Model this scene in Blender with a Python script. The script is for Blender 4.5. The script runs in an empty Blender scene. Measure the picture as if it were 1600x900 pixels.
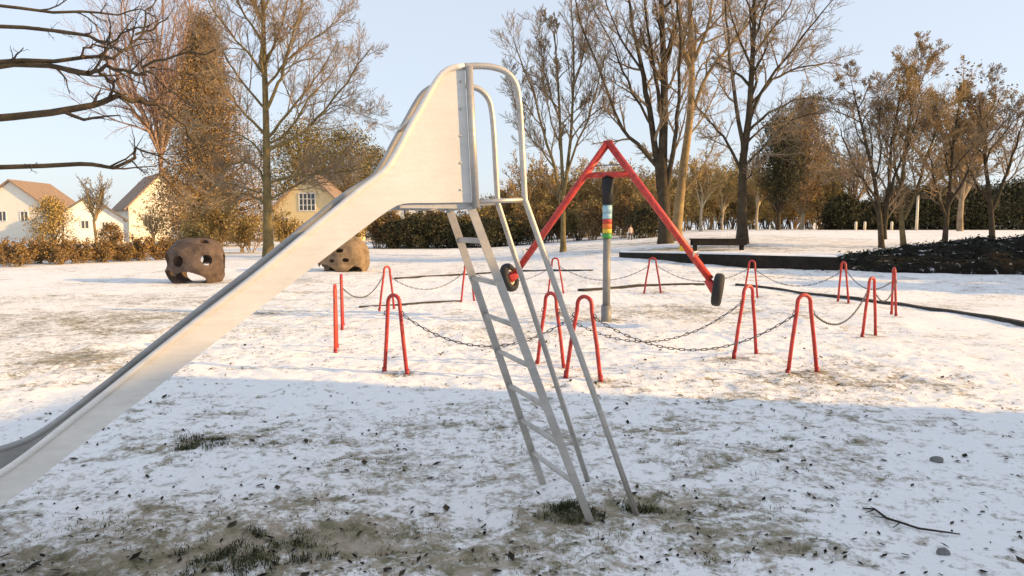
import bpy, bmesh, math, random
import numpy as np
from mathutils import Vector, Matrix

# ------------------------------------------------------------------ basics
scene = bpy.context.scene
COL = scene.collection
CAM_H, F, PITCH = 1.6, 1100.0, math.radians(4.885)
CP, SP = math.cos(PITCH), math.sin(PITCH)
SUN_EL = math.radians(17.0)
SUN_AZ = math.radians(11.0)             # measured from +X towards -Y
SUN = Vector((math.cos(SUN_EL)*math.cos(SUN_AZ), -math.cos(SUN_EL)*math.sin(SUN_AZ), math.sin(SUN_EL)))

def sstep(a, b, x):
    t = np.clip((x-a)/(b-a), 0, 1)
    return t*t*(3-2*t)

def terrain(X, Y):
    X = np.asarray(X, float); Y = np.asarray(Y, float)
    u = X/np.maximum(Y, 5.0)
    g = sstep(-0.12, 0.33, u)
    h = 1.45*g*(1-np.exp(-np.maximum(0, Y-17)/18.0))
    return h

def ray(px, py):
    a, b = (px-800)/F, -(py-450)/F
    return Vector((a, CP+b*SP, -SP+b*CP))
def P(px, py, Y):                       # the point at depth Y seen at a photo pixel
    d = ray(px, py); t = Y/d.y
    return Vector((d.x*t, Y, CAM_H+d.z*t))
def G(px, py):                          # where that pixel meets the ground
    d = ray(px, py); Y = 1.5
    while Y < 400:
        t = Y/d.y
        if CAM_H+d.z*t <= float(terrain(d.x*t, Y)): break
        Y += 0.02 if Y < 20 else 0.1
    t = Y/d.y
    return Vector((d.x*t, Y, float(terrain(d.x*t, Y))))
def gz(x, y): return float(terrain(x, y))

# ------------------------------------------------------------------ mesh helpers
def link(o, parent=None):
    COL.objects.link(o)
    if parent is not None: o.parent = parent
    return o
def tag(o, label=None, cat=None, group=None, kind=None):
    if label: o['label'] = label
    if cat: o['category'] = cat
    if group: o['group'] = group
    if kind: o['kind'] = kind
    return o
def empty(name, loc, rz=0.0):
    o = bpy.data.objects.new(name, None); COL.objects.link(o)
    o.location = loc; o.rotation_euler = (0, 0, rz); o.empty_display_size = .2
    return o

class MB:
    """collects vertices and faces of ONE mesh"""
    def __init__(s): s.v = []; s.f = []
    def add(s, vs, fs):
        n = len(s.v); s.v += [tuple(v) for v in vs]; s.f += [tuple(i+n for i in f) for f in fs]
        return s
    def box(s, c, size, rot=None, bevel=0):
        x, y, z = [k/2 for k in size]
        vs = [Vector((i*x, j*y, k*z)) for i in (-1, 1) for j in (-1, 1) for k in (-1, 1)]
        if rot is not None: vs = [rot @ v for v in vs]
        vs = [v+Vector(c) for v in vs]
        return s.add(vs, [(0,1,3,2),(4,6,7,5),(0,4,5,1),(2,3,7,6),(0,2,6,4),(1,5,7,3)])
    def bar(s, a, b, w, h, up=(0,0,1)):       # rectangular bar from a to b, w across, h along 'up'
        a, b = Vector(a), Vector(b); t = (b-a).normalized()
        sd = t.cross(Vector(up)).normalized(); u = sd.cross(t).normalized()
        vs = []
        for p in (a, b):
            for i, j in ((-1,-1),(1,-1),(1,1),(-1,1)): vs.append(p+sd*(i*w/2)+u*(j*h/2))
        return s.add(vs, [(3,2,1,0),(4,5,6,7),(0,1,5,4),(1,2,6,5),(2,3,7,6),(3,0,4,7)])
    def tube(s, pts, r, n=8, cap=True, closed=False):
        pts = [Vector(p) for p in pts]; m = len(pts)
        rs = r if isinstance(r, (list, tuple)) else [r]*m
        T = []
        for i in range(m):
            if closed: t = pts[(i+1) % m]-pts[i-1]
            else: t = pts[min(i+1, m-1)]-pts[max(i-1, 0)]
            T.append(t.normalized())
        ref = Vector((0,0,1)) if abs(T[0].z) < .9 else Vector((1,0,0))
        N = T[0].cross(ref).normalized(); vs = []
        for i in range(m):
            N = (N-T[i]*N.dot(T[i])).normalized(); B = T[i].cross(N)
            for k in range(n):
                a = 2*math.pi*k/n
                vs.append(pts[i]+(N*math.cos(a)+B*math.sin(a))*rs[i])
        fs = []
        for i in range(m if closed else m-1):
            j = (i+1) % m
            for k in range(n):
                l = (k+1) % n
                fs.append((i*n+k, i*n+l, j*n+l, j*n+k))
        if cap and not closed:
            fs.append(tuple(range(n))[::-1]); fs.append(tuple((m-1)*n+k for k in range(n)))
        return s.add(vs, fs)
    def build(s, name, mat, parent=None, smooth=False):
        me = bpy.data.meshes.new(name); me.from_pydata(s.v, [], s.f)
        if smooth: me.shade_smooth() if hasattr(me, 'shade_smooth') else None
        me.materials.append(mat); me.update()
        return link(bpy.data.objects.new(name, me), parent)

def np_mesh(name, V, Fq, mat, parent=None, smooth=False):
    """quads (n,4) from numpy"""
    me = bpy.data.meshes.new(name)
    V = np.ascontiguousarray(V, np.float32); Fq = np.ascontiguousarray(Fq, np.int32)
    k = Fq.shape[1]
    me.vertices.add(len(V)); me.vertices.foreach_set('co', V.ravel())
    me.loops.add(Fq.size); me.loops.foreach_set('vertex_index', Fq.ravel())
    me.polygons.add(len(Fq)); me.polygons.foreach_set('loop_start', np.arange(0, Fq.size, k, dtype=np.int32))
    if smooth: me.polygons.foreach_set('use_smooth', np.ones(len(Fq), bool))
    me.update(calc_edges=True); me.validate()
    if mat: me.materials.append(mat)
    return link(bpy.data.objects.new(name, me), parent)

# ------------------------------------------------------------------ materials
def new_mat(name):
    m = bpy.data.materials.new(name); m.use_nodes = True
    nt = m.node_tree; b = nt.nodes['Principled BSDF']
    return m, nt, b
def mat(name, col, rough=.6, metal=0.0, var=.25, scale=6.0, bump=0.0, bscale=40.0, spec=.5, col2=None, island=False, transl=0.0):
    m, nt, b = new_mat(name); N = nt.nodes; L = nt.links
    b.inputs['Roughness'].default_value = rough; b.inputs['Metallic'].default_value = metal
    b.inputs['Specular IOR Level'].default_value = spec
    tc = N.new('ShaderNodeTexCoord'); no = N.new('ShaderNodeTexNoise')
    no.inputs['Scale'].default_value = scale; no.inputs['Detail'].default_value = 6; no.inputs['Roughness'].default_value = .65
    L.new(tc.outputs['Object'], no.inputs['Vector'])
    rp = N.new('ShaderNodeValToRGB')
    c1 = [max(0, c*(1-var)) for c in col]; c2 = list(col2) if col2 else [min(1, c*(1+var)) for c in col]
    rp.color_ramp.elements[0].position = .3; rp.color_ramp.elements[1].position = .7
    rp.color_ramp.elements[0].color = (*c1, 1); rp.color_ramp.elements[1].color = (*c2, 1)
    if island:
        ge = N.new('ShaderNodeNewGeometry'); mx = N.new('ShaderNodeMath'); mx.operation = 'MULTIPLY_ADD'
        mx.inputs[1].default_value = .7; mx.inputs[2].default_value = -.35
        L.new(ge.outputs['Random Per Island'], mx.inputs[0])
        ad = N.new('ShaderNodeMath'); ad.operation = 'ADD'
        L.new(no.outputs['Fac'], ad.inputs[0]); L.new(mx.outputs[0], ad.inputs[1]); L.new(ad.outputs[0], rp.inputs['Fac'])
    else:
        L.new(no.outputs['Fac'], rp.inputs['Fac'])
    L.new(rp.outputs['Color'], b.inputs['Base Color'])
    if bump:
        n2 = N.new('ShaderNodeTexNoise'); n2.inputs['Scale'].default_value = bscale; n2.inputs['Detail'].default_value = 5
        L.new(tc.outputs['Object'], n2.inputs['Vector'])
        bp = N.new('ShaderNodeBump'); bp.inputs['Strength'].default_value = bump; bp.inputs['Distance'].default_value = .02
        L.new(n2.outputs['Fac'], bp.inputs['Height']); L.new(bp.outputs['Normal'], b.inputs['Normal'])
    return m

M = {}
M['steel'] = mat('galvanised steel', (.76,.725,.67), .45, .22, .13, 1.6, .05, 60)
M['steel_dull'] = mat('weathered steel', (.50,.48,.45), .5, .35, .22, 5, .1, 60)
M['steel_shaded'] = mat('shade darkened steel', (.36,.35,.34), .42, .5, .2, 4, .06, 60)  # the far side's shade and dark reflections are put into this darker grey
M['steel_tube'] = mat('steel tube', (.52,.49,.45), .38, .6, .15, 4, .06, 60)
def _scuff(m):
    nt = m.node_tree; N = nt.nodes; L = nt.links; b = N['Principled BSDF']; tc = [n for n in N if n.type == 'TEX_COORD'][0]
    mp = N.new('ShaderNodeMapping'); mp.inputs['Scale'].default_value = (3, 3, 22); mp.inputs['Rotation'].default_value = (0, .65, 0)
    no = N.new('ShaderNodeTexNoise'); no.inputs['Scale'].default_value = 1.6; no.inputs['Detail'].default_value = 7; no.inputs['Roughness'].default_value = .7
    L.new(tc.outputs['Object'], mp.inputs['Vector']); L.new(mp.outputs[0], no.inputs['Vector'])
    r = N.new('ShaderNodeMapRange'); r.inputs['From Min'].default_value = .35; r.inputs['From Max'].default_value = .7; r.inputs['To Min'].default_value = 1.0; r.inputs['To Max'].default_value = .84
    L.new(no.outputs['Fac'], r.inputs['Value'])
    src = b.inputs['Base Color'].links[0].from_socket
    mx = N.new('ShaderNodeMix'); mx.data_type = 'RGBA'; mx.blend_type = 'MULTIPLY'; mx.inputs['Factor'].default_value = 1
    L.new(src, mx.inputs[6]); L.new(r.outputs[0], mx.inputs[7]); L.new(mx.outputs[2], b.inputs['Base Color'])
    r2 = N.new('ShaderNodeMapRange'); r2.inputs['From Min'].default_value = .3; r2.inputs['From Max'].default_value = .7; r2.inputs['To Min'].default_value = .32; r2.inputs['To Max'].default_value = .6
    L.new(no.outputs['Fac'], r2.inputs['Value']); L.new(r2.outputs[0], b.inputs['Roughness'])
for k_ in ('steel', 'steel_shaded', 'steel_tube'): _scuff(M[k_])
M['red'] = mat('red paint', (.46,.03,.024), .45, 0, .42, 11, .12, 40, col2=(.60,.055,.04))
M['red_orange'] = mat('faded red paint', (.60,.05,.025), .45, 0, .2, 7, .05, 50)
M['red_dark'] = mat('dark red paint', (.30,.02,.025), .5, 0, .2, 7, .05, 50)
M['black'] = mat('black rubber', (.012,.012,.013), .75, 0, .4, 20, .2, 60)
M['chain'] = mat('chain steel', (.10,.10,.11), .5, .6, .3, 30)
M['grey'] = mat('grey post paint', (.22,.22,.21), .55, .2, .2, 6)
M['blue'] = mat('pale blue paint', (.30,.50,.60), .5)
M['orange'] = mat('orange paint', (.65,.16,.03), .5)
M['yellow'] = mat('yellow paint', (.65,.45,.04), .5)
M['green'] = mat('green paint', (.05,.28,.06), .5)
M['cream'] = mat('cream paint', (.72,.65,.50), .6)
M['bark'] = mat('olive brown bark', (.17,.13,.06), .9, 0, .45, 3.0, .7, 14, .2)
M['bark_tan'] = mat('tan bark', (.30,.215,.11), .9, 0, .35, 3.0, .5, 14, .2)
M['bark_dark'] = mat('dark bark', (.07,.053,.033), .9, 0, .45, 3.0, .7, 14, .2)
M['bark_pale'] = mat('pale bark', (.42,.35,.24), .85, 0, .3, 3.0, .4, 14, .2)
M['twig'] = mat('brown twigs', (.28,.21,.135), .9, 0, .4, 1.5, spec=.2)
M['twig_dark'] = mat('dark twigs', (.05,.04,.032), .9, 0, .4, 1.5, spec=.2)
M['twig_rose'] = mat('rose brown twigs', (.30,.20,.15), .9, 0, .3, 1.5, spec=.2)
M['twig_gold'] = mat('golden twigs', (.36,.25,.12), .9, 0, .35, 1.0, spec=.2)
M['leaf_larch'] = mat('brown conifer needles', (.25,.16,.07), .9, 0, .5, .7, spec=.15, island=True)
M['leaf_gold'] = mat('golden dry leaves', (.38,.27,.10), .9, 0, .5, .6, spec=.15, island=True)
M['leaf_olive'] = mat('olive leaves', (.21,.165,.06), .9, 0, .5, .6, spec=.15, island=True)
M['leaf_rust'] = mat('rusty dry leaves', (.25,.155,.06), .9, 0, .5, .6, spec=.15, island=True)
M['leaf_dark'] = mat('dark evergreen leaves', (.065,.060,.030), .85, 0, .5, .8, spec=.2, island=True)
M['leaf_dim'] = mat('dark olive brown leaves', (.11,.085,.035), .9, 0, .5, .8, spec=.15, island=True)
M['leaf_ivy'] = mat('dark ivy leaves', (.014,.018,.010), .8, 0, .6, .8, spec=.2, island=True)
M['leaf_brown'] = mat('brown beech leaves', (.20,.125,.05), .9, 0, .5, .8, spec=.15, island=True)
M['rock'] = mat('brown concrete', (.11,.08,.065), .9, 0, .5, 3.2, 1.0, 9, .2)
M['rock_tan'] = mat('tan concrete', (.23,.165,.105), .9, 0, .5, 3.2, 1.0, 9, .2)
M['wood_dark'] = mat('dark wet wood', (.022,.018,.014), .8, 0, .5, 4, .4, 20, .2)
M['soil'] = mat('dark soil', (.014,.012,.009), .95, 0, .5, 3, .8, 8, .1)
M['snow'] = mat('snow', (.84,.835,.83), .8, 0, .04, 8, .3, 30, .2)
M['timber'] = mat('old edging timber', (.055,.050,.045), .85, 0, .4, 4, .4, 20, .2)
M['wall_cream'] = mat('cream render', (.78,.73,.63), .9, 0, .06, 1)
M['wall_white'] = mat('white render', (.82,.80,.76), .9, 0, .05, 1)
M['wall_yellow'] = mat('yellow render', (.70,.55,.30), .9, 0, .08, 1)
M['roof'] = mat('brown roof tiles', (.27,.19,.14), .85, 0, .3, 5, .4, 30)
M['roof_grey'] = mat('grey roof tiles', (.17,.15,.14), .85, 0, .3, 5, .4, 30)
M['glass'] = mat('window glass', (.09,.10,.11), .12, 0, .1, 1)
M['frame'] = mat('white window frame', (.75,.74,.72), .5)
M['frame_brown'] = mat('brown window frame', (.2,.12,.07), .5)
M['brick'] = mat('brick wall', (.30,.20,.15), .9, 0, .2, 3, .3, 20)
M['stone'] = mat('grey stone', (.17,.17,.165), .9, 0, .35, 12, .6, 30)
M['straw'] = mat('dry grass', (.17,.145,.07), .9, 0, .5, 3, spec=.15, island=True)
M['grass_green'] = mat('dark green grass', (.050,.056,.022), .9, 0, .5, 3, spec=.15, island=True)
M['litter'] = mat('dark leaf litter', (.035,.027,.018), .9, 0, .6, 3, spec=.15, island=True)
M['skin'] = mat('skin', (.55,.36,.27), .6)
M['coat'] = mat('pale pink coat', (.62,.42,.36), .9)
M['trousers'] = mat('dark trousers', (.09,.08,.10), .9)
M['hair'] = mat('brown hair', (.09,.05,.03), .8)

def _snow_specks(m):
    nt = m.node_tree; r = [n for n in nt.nodes if n.type == 'VALTORGB'][0]; e = r.color_ramp.elements
    a = e.new(.60); a.color = e[1].color; b_ = e.new(.66); b_.color = (.50,.51,.52,1); e[len(e)-1].color = (.62,.63,.64,1)
_snow_specks(M['soil'])
# ------------------------------------------------------------------ value noise (for terrain and the snow cover)
def vnoise(x, y, seed):
    xi = np.floor(x).astype(np.int64); yi = np.floor(y).astype(np.int64)
    fx = x-xi; fy = y-yi
    fx = fx*fx*(3-2*fx); fy = fy*fy*(3-2*fy)
    def h(a, b):
        n = (a*374761393+b*668265263+seed*982451653) & 0xFFFFFFFF
        n = ((n ^ (n >> 13))*1274126177) & 0xFFFFFFFF
        return ((n ^ (n >> 16)) & 0xFFFF)/65535.0
    return (h(xi,yi)*(1-fx)+h(xi+1,yi)*fx)*(1-fy)+(h(xi,yi+1)*(1-fx)+h(xi+1,yi+1)*fx)*fy
def fbm(x, y, seed, octs=4):
    s = 0; a = 1; t = 0
    for k in range(octs):
        s = s+a*vnoise(x*2**k, y*2**k, seed+k); t += a; a *= .55
    return s/t

# ------------------------------------------------------------------ ground
PATCH = [ # px, py, rx (m), ry (m), strength   bare spots seen in the photograph
    (315,692,.42,.30,.55),(440,690,.30,.16,.35),(370,850,1.1,.28,.62),(560,838,.7,.2,.50),(150,895,.6,.16,.6),
    (600,722,.32,.22,.34),(450,790,.5,.22,.38),(640,870,.35,.2,.3),(900,805,.42,.26,.55),(1040,800,.4,.35,.5),(1100,720,.42,.3,.33),
    (1090,860,.42,.24,.5),(720,890,.6,.15,.5),(1330,745,.5,.3,.3),(1310,710,.5,.3,.2),(1240,860,.25,.1,.35),(1370,800,.3,.15,.3),
    (1170,780,.3,.25,.32),(830,735,.3,.2,.2),(560,660,.35,.2,.15),(230,640,.4,.3,.3),(1400,690,.5,.25,.2),
    (200,500,2.0,1.6,.52),(300,470,2.5,1.2,.5),(140,560,.8,.8,.5),(430,440,2.0,1.4,.5),(470,455,1.2,.7,.5),(250,520,1.2,.5,.5),(260,580,.6,.3,.35),
    (760,590,.25,.15,.25),(1360,575,.5,.25,.3),(1350,600,.7,.2,.25),(1450,610,.5,.2,.2),(1250,460,1.5,.8,.1),
    (1160,387,3,2.5,.5),(1060,388,2.2,1.5,.75),(1350,355,14,5,.12),(1130,372,6,6,.3),(882,392,1.2,1.0,.6),(940,480,1.2,1.2,.22),(1020,380,2,1.2,.4)]
PATCH += [(945,500,.35,.3,.6),(930,492,2.2,1.2,.28),(1060,485,1.6,1.0,.3),(860,520,1.5,.7,.26),(1320,560,1.4,.5,.22),(700,540,1.3,.5,.22)]
PATCH += [(x, y, .20, .14, .55) for x, y in ((601,580),(636,585),(525,547),(536,512),(596,491),(612,476),(713,473),(748,469),(856,459),(881,460),(1006,459),(1033,459),(1162,462),(1184,464),
    (1309,472),(1326,475),(1392,491),(1401,497),(1345,528),(1370,523),(1230,586),(1277,583),(1140,561),(1188,554),(882,590),(941,598),(832,566),(889,576))]
def axis(fine0, fine1, step, lo, hi, g=1.07):
    a = list(np.arange(fine0, fine1, step)); s = step
    while a[-1] < hi: s *= g; a.append(a[-1]+s)
    s = step
    while a[0] > lo: s *= g; a.insert(0, a[0]-s)
    return np.array(a)
gx = axis(-5.2, 5.2, .028, -420, 420); gy = axis(2.4, 9.5, .028, -160, 520, 1.04)
GX, GY = np.meshgrid(gx, gy)
near = 1-sstep(9, 22, np.hypot(GX, GY-3))
mid = 1-sstep(25, 60, np.hypot(GX, GY-10))
Z = terrain(GX, GY)
n1 = fbm(GX*1.6, GY*1.6, 11); n2 = fbm(GX*7, GY*7, 31, 3); n0 = fbm(GX*.35, GY*.35, 5)
Z = Z+(n1-.5)*.075*mid+(n2-.5)*.036*near+(n0-.5)*.12*sstep(9, 20, GY)*mid
# small scuffs and foot marks pressed into the thin snow of the foreground
rs = np.random.RandomState(4)
dent = np.zeros_like(Z)
for k in range(420):
    cx, cy = rs.uniform(-4.6, 4.8), rs.uniform(2.5, 7.5)
    a = rs.uniform(-.5, .5); rx, ry = rs.uniform(.04, .13), rs.uniform(.025, .06)
    ix = slice(np.searchsorted(gx, cx-.4), np.searchsorted(gx, cx+.4)); iy = slice(np.searchsorted(gy, cy-.4), np.searchsorted(gy, cy+.4))
    dx = GX[iy, ix]-cx; dy = GY[iy, ix]-cy
    q = ((dx*math.cos(a)+dy*math.sin(a))/rx)**2+((-dx*math.sin(a)+dy*math.cos(a))/ry)**2
    dent[iy, ix] += np.exp(-q)*rs.uniform(.35, 1.0)
Z = Z-.022*np.clip(dent, 0, 1.2)
bare = .17+.42*(fbm(GX*.55, GY*.55, 77)-.5)+.30*np.clip(dent, 0, 1)
for px, py, rx, ry, st in PATCH:
    c = G(px, py)
    bare += .50*st*np.exp(-(((GX-c.x)/rx)**2+((GY-c.y)/ry)**2))
nv, nu = GX.shape
idx = np.arange(nv*nu).reshape(nv, nu)
FQ = np.stack([idx[:-1,:-1], idx[:-1,1:], idx[1:,1:], idx[1:,:-1]], -1).reshape(-1, 4)

m, nt, b = new_mat('thin snow over grass'); N = nt.nodes; L = nt.links
tc = N.new('ShaderNodeTexCoord')
def noise(scale, det=6, rough=.6, dist=0):
    n = N.new('ShaderNodeTexNoise'); n.inputs['Scale'].default_value = scale; n.inputs['Detail'].default_value = det
    n.inputs['Roughness'].default_value = rough; n.inputs['Distortion'].default_value = dist
    L.new(tc.outputs['Object'], n.inputs['Vector']); return n.outputs['Fac']
def math_(op, a, bb=None, c=None, clamp=False):
    n = N.new('ShaderNodeMath'); n.operation = op; n.use_clamp = clamp
    for i, v in enumerate((a, bb, c)):
        if v is None: continue
        if isinstance(v, (int, float)): n.inputs[i].default_value = v
        else: L.new(v, n.inputs[i])
    return n.outputs[0]
at = N.new('ShaderNodeAttribute'); at.attribute_name = 'bare'; at.attribute_type = 'GEOMETRY'
nA, nB, nC = noise(2.2, 8, .68, .6), noise(12, 6, .68, .4), noise(36, 5, .7)
v = math_('MULTIPLY_ADD', nA, 1.25, math_('MULTIPLY_ADD', nB, 1.35, math_('MULTIPLY', nC, .85)))   # about 1.27 in the middle
v = math_('ADD', v, math_('MULTIPLY', at.outputs['Fac'], 1.0))
mr = N.new('ShaderNodeMapRange'); mr.interpolation_type = 'SMOOTHSTEP'
mr.inputs['From Min'].default_value = 1.86; mr.inputs['From Max'].default_value = 2.34
L.new(v, mr.inputs['Value'])
sn = N.new('ShaderNodeValToRGB')
sn.color_ramp.elements[0].color = (.80,.80,.80,1); sn.color_ramp.elements[1].color = (.88,.872,.86,1)
L.new(nA, sn.inputs['Fac'])
br = N.new('ShaderNodeValToRGB'); e = br.color_ramp.elements
e[0].position = .30; e[0].color = (.085,.08,.042,1); e[1].position = .68; e[1].color = (.46,.39,.32,1)
k = e.new(.45); k.color = (.22,.195,.125,1); k = e.new(.56); k.color = (.34,.29,.22,1)
L.new(noise(6.5, 8, .7, .3), br.inputs['Fac'])
mx = N.new('ShaderNodeMix'); mx.data_type = 'RGBA'
L.new(mr.outputs[0], mx.inputs['Factor']); L.new(sn.outputs['Color'], mx.inputs[6]); L.new(br.outputs['Color'], mx.inputs[7])
L.new(mx.outputs[2], b.inputs['Base Color'])
b.inputs['Roughness'].default_value = .8; b.inputs['Specular IOR Level'].default_value = .2
bp = N.new('ShaderNodeBump'); bp.inputs['Strength'].default_value = .55; bp.inputs['Distance'].default_value = .03
hh = math_('SUBTRACT', math_('MULTIPLY_ADD', nB, .8, math_('MULTIPLY', nC, .5)), math_('MULTIPLY', mr.outputs[0], .5))
L.new(hh, bp.inputs['Height']); L.new(bp.outputs['Normal'], b.inputs['Normal'])
ground = np_mesh('ground', np.stack([GX, GY, Z], -1).reshape(-1, 3), FQ, m, None, True)
at_ = ground.data.attributes.new('bare', 'FLOAT', 'POINT'); at_.data.foreach_set('value', bare.astype(np.float32).ravel())
tag(ground, kind='structure')
def zg(x, y):                           # height of the ground mesh
    i = min(max(np.searchsorted(gx, x), 1), nu-1); j = min(max(np.searchsorted(gy, y), 1), nv-1)
    fx = (x-gx[i-1])/(gx[i]-gx[i-1]); fy = (y-gy[j-1])/(gy[j]-gy[j-1])
    return float((Z[j-1,i-1]*(1-fx)+Z[j-1,i]*fx)*(1-fy)+(Z[j,i-1]*(1-fx)+Z[j,i]*fx)*fy)
def GG(px, py):
    c = G(px, py); c.z = zg(c.x, c.y); return c
def bare_at(x, y):
    i = min(np.searchsorted(gx, x), nu-1); j = min(np.searchsorted(gy, y), nv-1)
    return float(bare[j, i])

# ------------------------------------------------------------------ grass tufts and leaf litter on the ground
rnd = random.Random(8)
def blades(name, spots, mat_, seed):
    r = random.Random(seed); V = []; Fs = []
    for (x, y, n, rad, hgt) in spots:
        for k in range(n):
            a = r.uniform(0, 6.283); q = rad*math.sqrt(r.random())
            bx, by = x+q*math.cos(a), y+q*math.sin(a); bz = zg(bx, by)-.01
            h = hgt*r.uniform(.3, .8); w = r.uniform(.0015, .003); t = r.uniform(0, 6.283); ln = h*r.uniform(.3, 1.3)
            dx, dy = math.cos(t), math.sin(t); sx, sy = -dy*w, dx*w
            i = len(V)
            V += [(bx-sx, by-sy, bz), (bx+sx, by+sy, bz), (bx+sx*.8+dx*ln*.4, by+sy*.8+dy*ln*.4, bz+h*.75), (bx-sx*.8+dx*ln*.4, by-sy*.8+dy*ln*.4, bz+h*.75),
                  (bx+dx*ln+sx*.1, by+dy*ln+sy*.1, bz+h*.95), (bx+dx*ln-sx*.1, by+dy*ln-sy*.1, bz+h*.95)]
            Fs += [(i, i+1, i+2, i+3), (i+3, i+2, i+4, i+5)]
    return np_mesh(name, np.array(V), np.array(Fs), mat_)
sp = []
for k in range(5200):
    x, y = rnd.uniform(-3.6, 3.8), rnd.uniform(2.45, 7.5)
    if bare_at(x, y) > .33+rnd.uniform(-.10, .12): sp.append((x, y, rnd.randint(5, 14), .06, rnd.uniform(.015, .045)))
tag(blades('dry_grass', sp, M['straw'], 1), 'short dry grass poking through bare patches in the snow', 'grass', kind='stuff')
sp = []
for (px, py, n, s) in ((318,700,16,.20),(290,704,6,.1),(900,805,22,.15),(880,800,10,.1),(985,800,5,.08),(1010,800,8,.08),(400,868,16,.35),(390,850,10,.3),(470,860,8,.3),(340,880,10,.3),(300,690,6,.2)):
    c = G(px, py)
    for k in range(n): sp.append((c.x+rnd.gauss(0, s*.42), c.y+rnd.gauss(0, s*.3), 34, .045, rnd.uniform(.03, .07)))
tag(blades('green_grass', sp, M['grass_green'], 2), 'dark green grass clumps by the ladder foot and in bare spots', 'grass', kind='stuff')
V = []; Fs = []
for k in range(8200):
    x, y = rnd.uniform(-4.8, 5.0), 2.45+9*rnd.random()**1.6
    if rnd.random() > .22+1.3*bare_at(x, y): continue
    z = zg(x, y); s = rnd.uniform(.005, .020)*(1.9 if rnd.random() < .10 else 1); a = rnd.uniform(0, 6.28); i = len(V)
    ca, sa = math.cos(a)*s, math.sin(a)*s; t = s*rnd.uniform(.2, .9)
    V += [(x-ca, y-sa, z+.004), (x+sa*.6, y-ca*.6, z+.006+t*.4), (x+ca, y+sa, z+.005+t), (x-sa*.6, y+ca*.6, z+.004+t*.6)]
    Fs.append((i, i+1, i+2, i+3))
tag(np_mesh('leaf_litter', np.array(V), np.array(Fs), M['litter']), 'dark dead leaves and crumbs of soil strewn on the snow', 'leaf litter', kind='stuff')

# ------------------------------------------------------------------ slide
FOOT = G(928, 820); FARF = G(853, 757)
nd = Vector((-.30, .95, 0)).normalized(); SW = .485                                  # across, away from the camera
dd = Vector((-nd.y, nd.x, 0)); dd = dd if dd.x < 0 else -dd                          # along the chute, to the left
def S(t, w, z): return Vector((FOOT.x, FOOT.y, 0))+dd*t+nd*w+Vector((0, 0, z))
def SQ(px, py, w=0.0):                  # pixel -> (t, z) in the vertical plane w of the slide
    d = ray(px, py); o = Vector((0,0,CAM_H)); q = Vector((FOOT.x, FOOT.y, 0))+nd*w
    s = (q-o).dot(nd)/d.dot(nd); p = o+d*s
    return ((p-q).dot(dd), p.z)
def crom(pts, n):                       # smooth curve through points
    out = []; m_ = len(pts)
    for i in range(m_-1):
        p0, p1, p2, p3 = pts[max(i-1,0)], pts[i], pts[i+1], pts[min(i+2,m_-1)]
        for k in range(n):
            t = k/n
            out.append(tuple(.5*((2*b_)+(-a+c)*t+(2*a-5*b_+4*c-d)*t*t+(-a+3*b_-3*c+d)*t**3) for a, b_, c, d in zip(p0, p1, p2, p3)))
    out.append(tuple(pts[-1])); return out
slide = empty('playground_slide', (FOOT.x, FOOT.y, zg(FOOT.x, FOOT.y)))
tag(slide, 'tall steel playground slide with ladder and high side panels in the foreground', 'slide')
def sb(mb, name, mat_, smooth=False):
    o = mb.build(name, mat_, None, smooth); o.parent = slide; o.matrix_parent_inverse = Matrix.Translation(-slide.location); return o

# profile of the near side, from the post at the platform down to the end of the chute
top_px = [(726,104),(706,106),(690,116),(676,136),(660,165),(640,200),(622,235),(608,258),(596,272),(560,299),(500,349),(400,431),(300,508),(225,567),(125,647)]
bot_px = [(737,316),(680,317),(632,318),(612,326),(590,341),(500,409),(400,486),(300,563),(225,621),(125,697)]
top = [SQ(*p) for p in top_px]; bot = [SQ(*p) for p in bot_px]
ZPL = bot[0][1]                          # platform height
sl = (bot[-1][1]-bot[-2][1])/(bot[-1][0]-bot[-2][0])
tE, zE = bot[-1]
bot += [(tE+.30, zE+sl*.30), (tE+.52, .36), (tE+.75, .31), (tE+1.10, .30)]
top += [(top[-1][0]+.30, top[-1][1]+sl*.30), (tE+.50, .50), (tE+.76, .44), (tE+1.10, .43)]
topc = crom(top, 5); botc = crom(bot, 6)
def resample(poly, n):
    L_ = [0]
    for a, b_ in zip(poly, poly[1:]): L_.append(L_[-1]+math.dist(a, b_))
    out = []
    for k in range(n):
        s = L_[-1]*k/(n-1); i = min(max(np.searchsorted(L_, s), 1), len(poly)-1)
        f = (s-L_[i-1])/max(L_[i]-L_[i-1], 1e-9)
        out.append(tuple(a+(b_-a)*f for a, b_ in zip(poly[i-1], poly[i])))
    return out
NT = 90
tr, br_ = resample(topc, NT), resample(botc, NT)
TH = .004
trf = [(t, z+.034*float(sstep(1.0, 1.35, t))) for t, z in tr]      # the far wall of the chute stands a little higher
for w0, w1 in ((0, TH), (SW-TH, SW)):
    mb = MB(); vs = []; fs = []
    for (a, b_) in zip(tr if w0 == 0 else trf, br_):
        vs += [S(a[0], w0, a[1]), S(b_[0], w0, b_[1]), S(a[0], w1, a[1]), S(b_[0], w1, b_[1])]
    for i in range(NT-1):
        p, q = i*4, i*4+4
        fs += [(p, q, q+1, p+1), (p+2, p+3, q+3, q+2), (p, p+2, q+2, q), (p+1, q+1, q+3, p+3)]
    fs += [(0, 1, 3, 2), ((NT-1)*4, (NT-1)*4+2, (NT-1)*4+3, (NT-1)*4+1)]
    mb.add(vs, fs); sb(mb, 'side_panel', M['steel'] if w0 == 0 else M['steel_shaded'])  # far panel takes the steel darkened to stand in for shade
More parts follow.
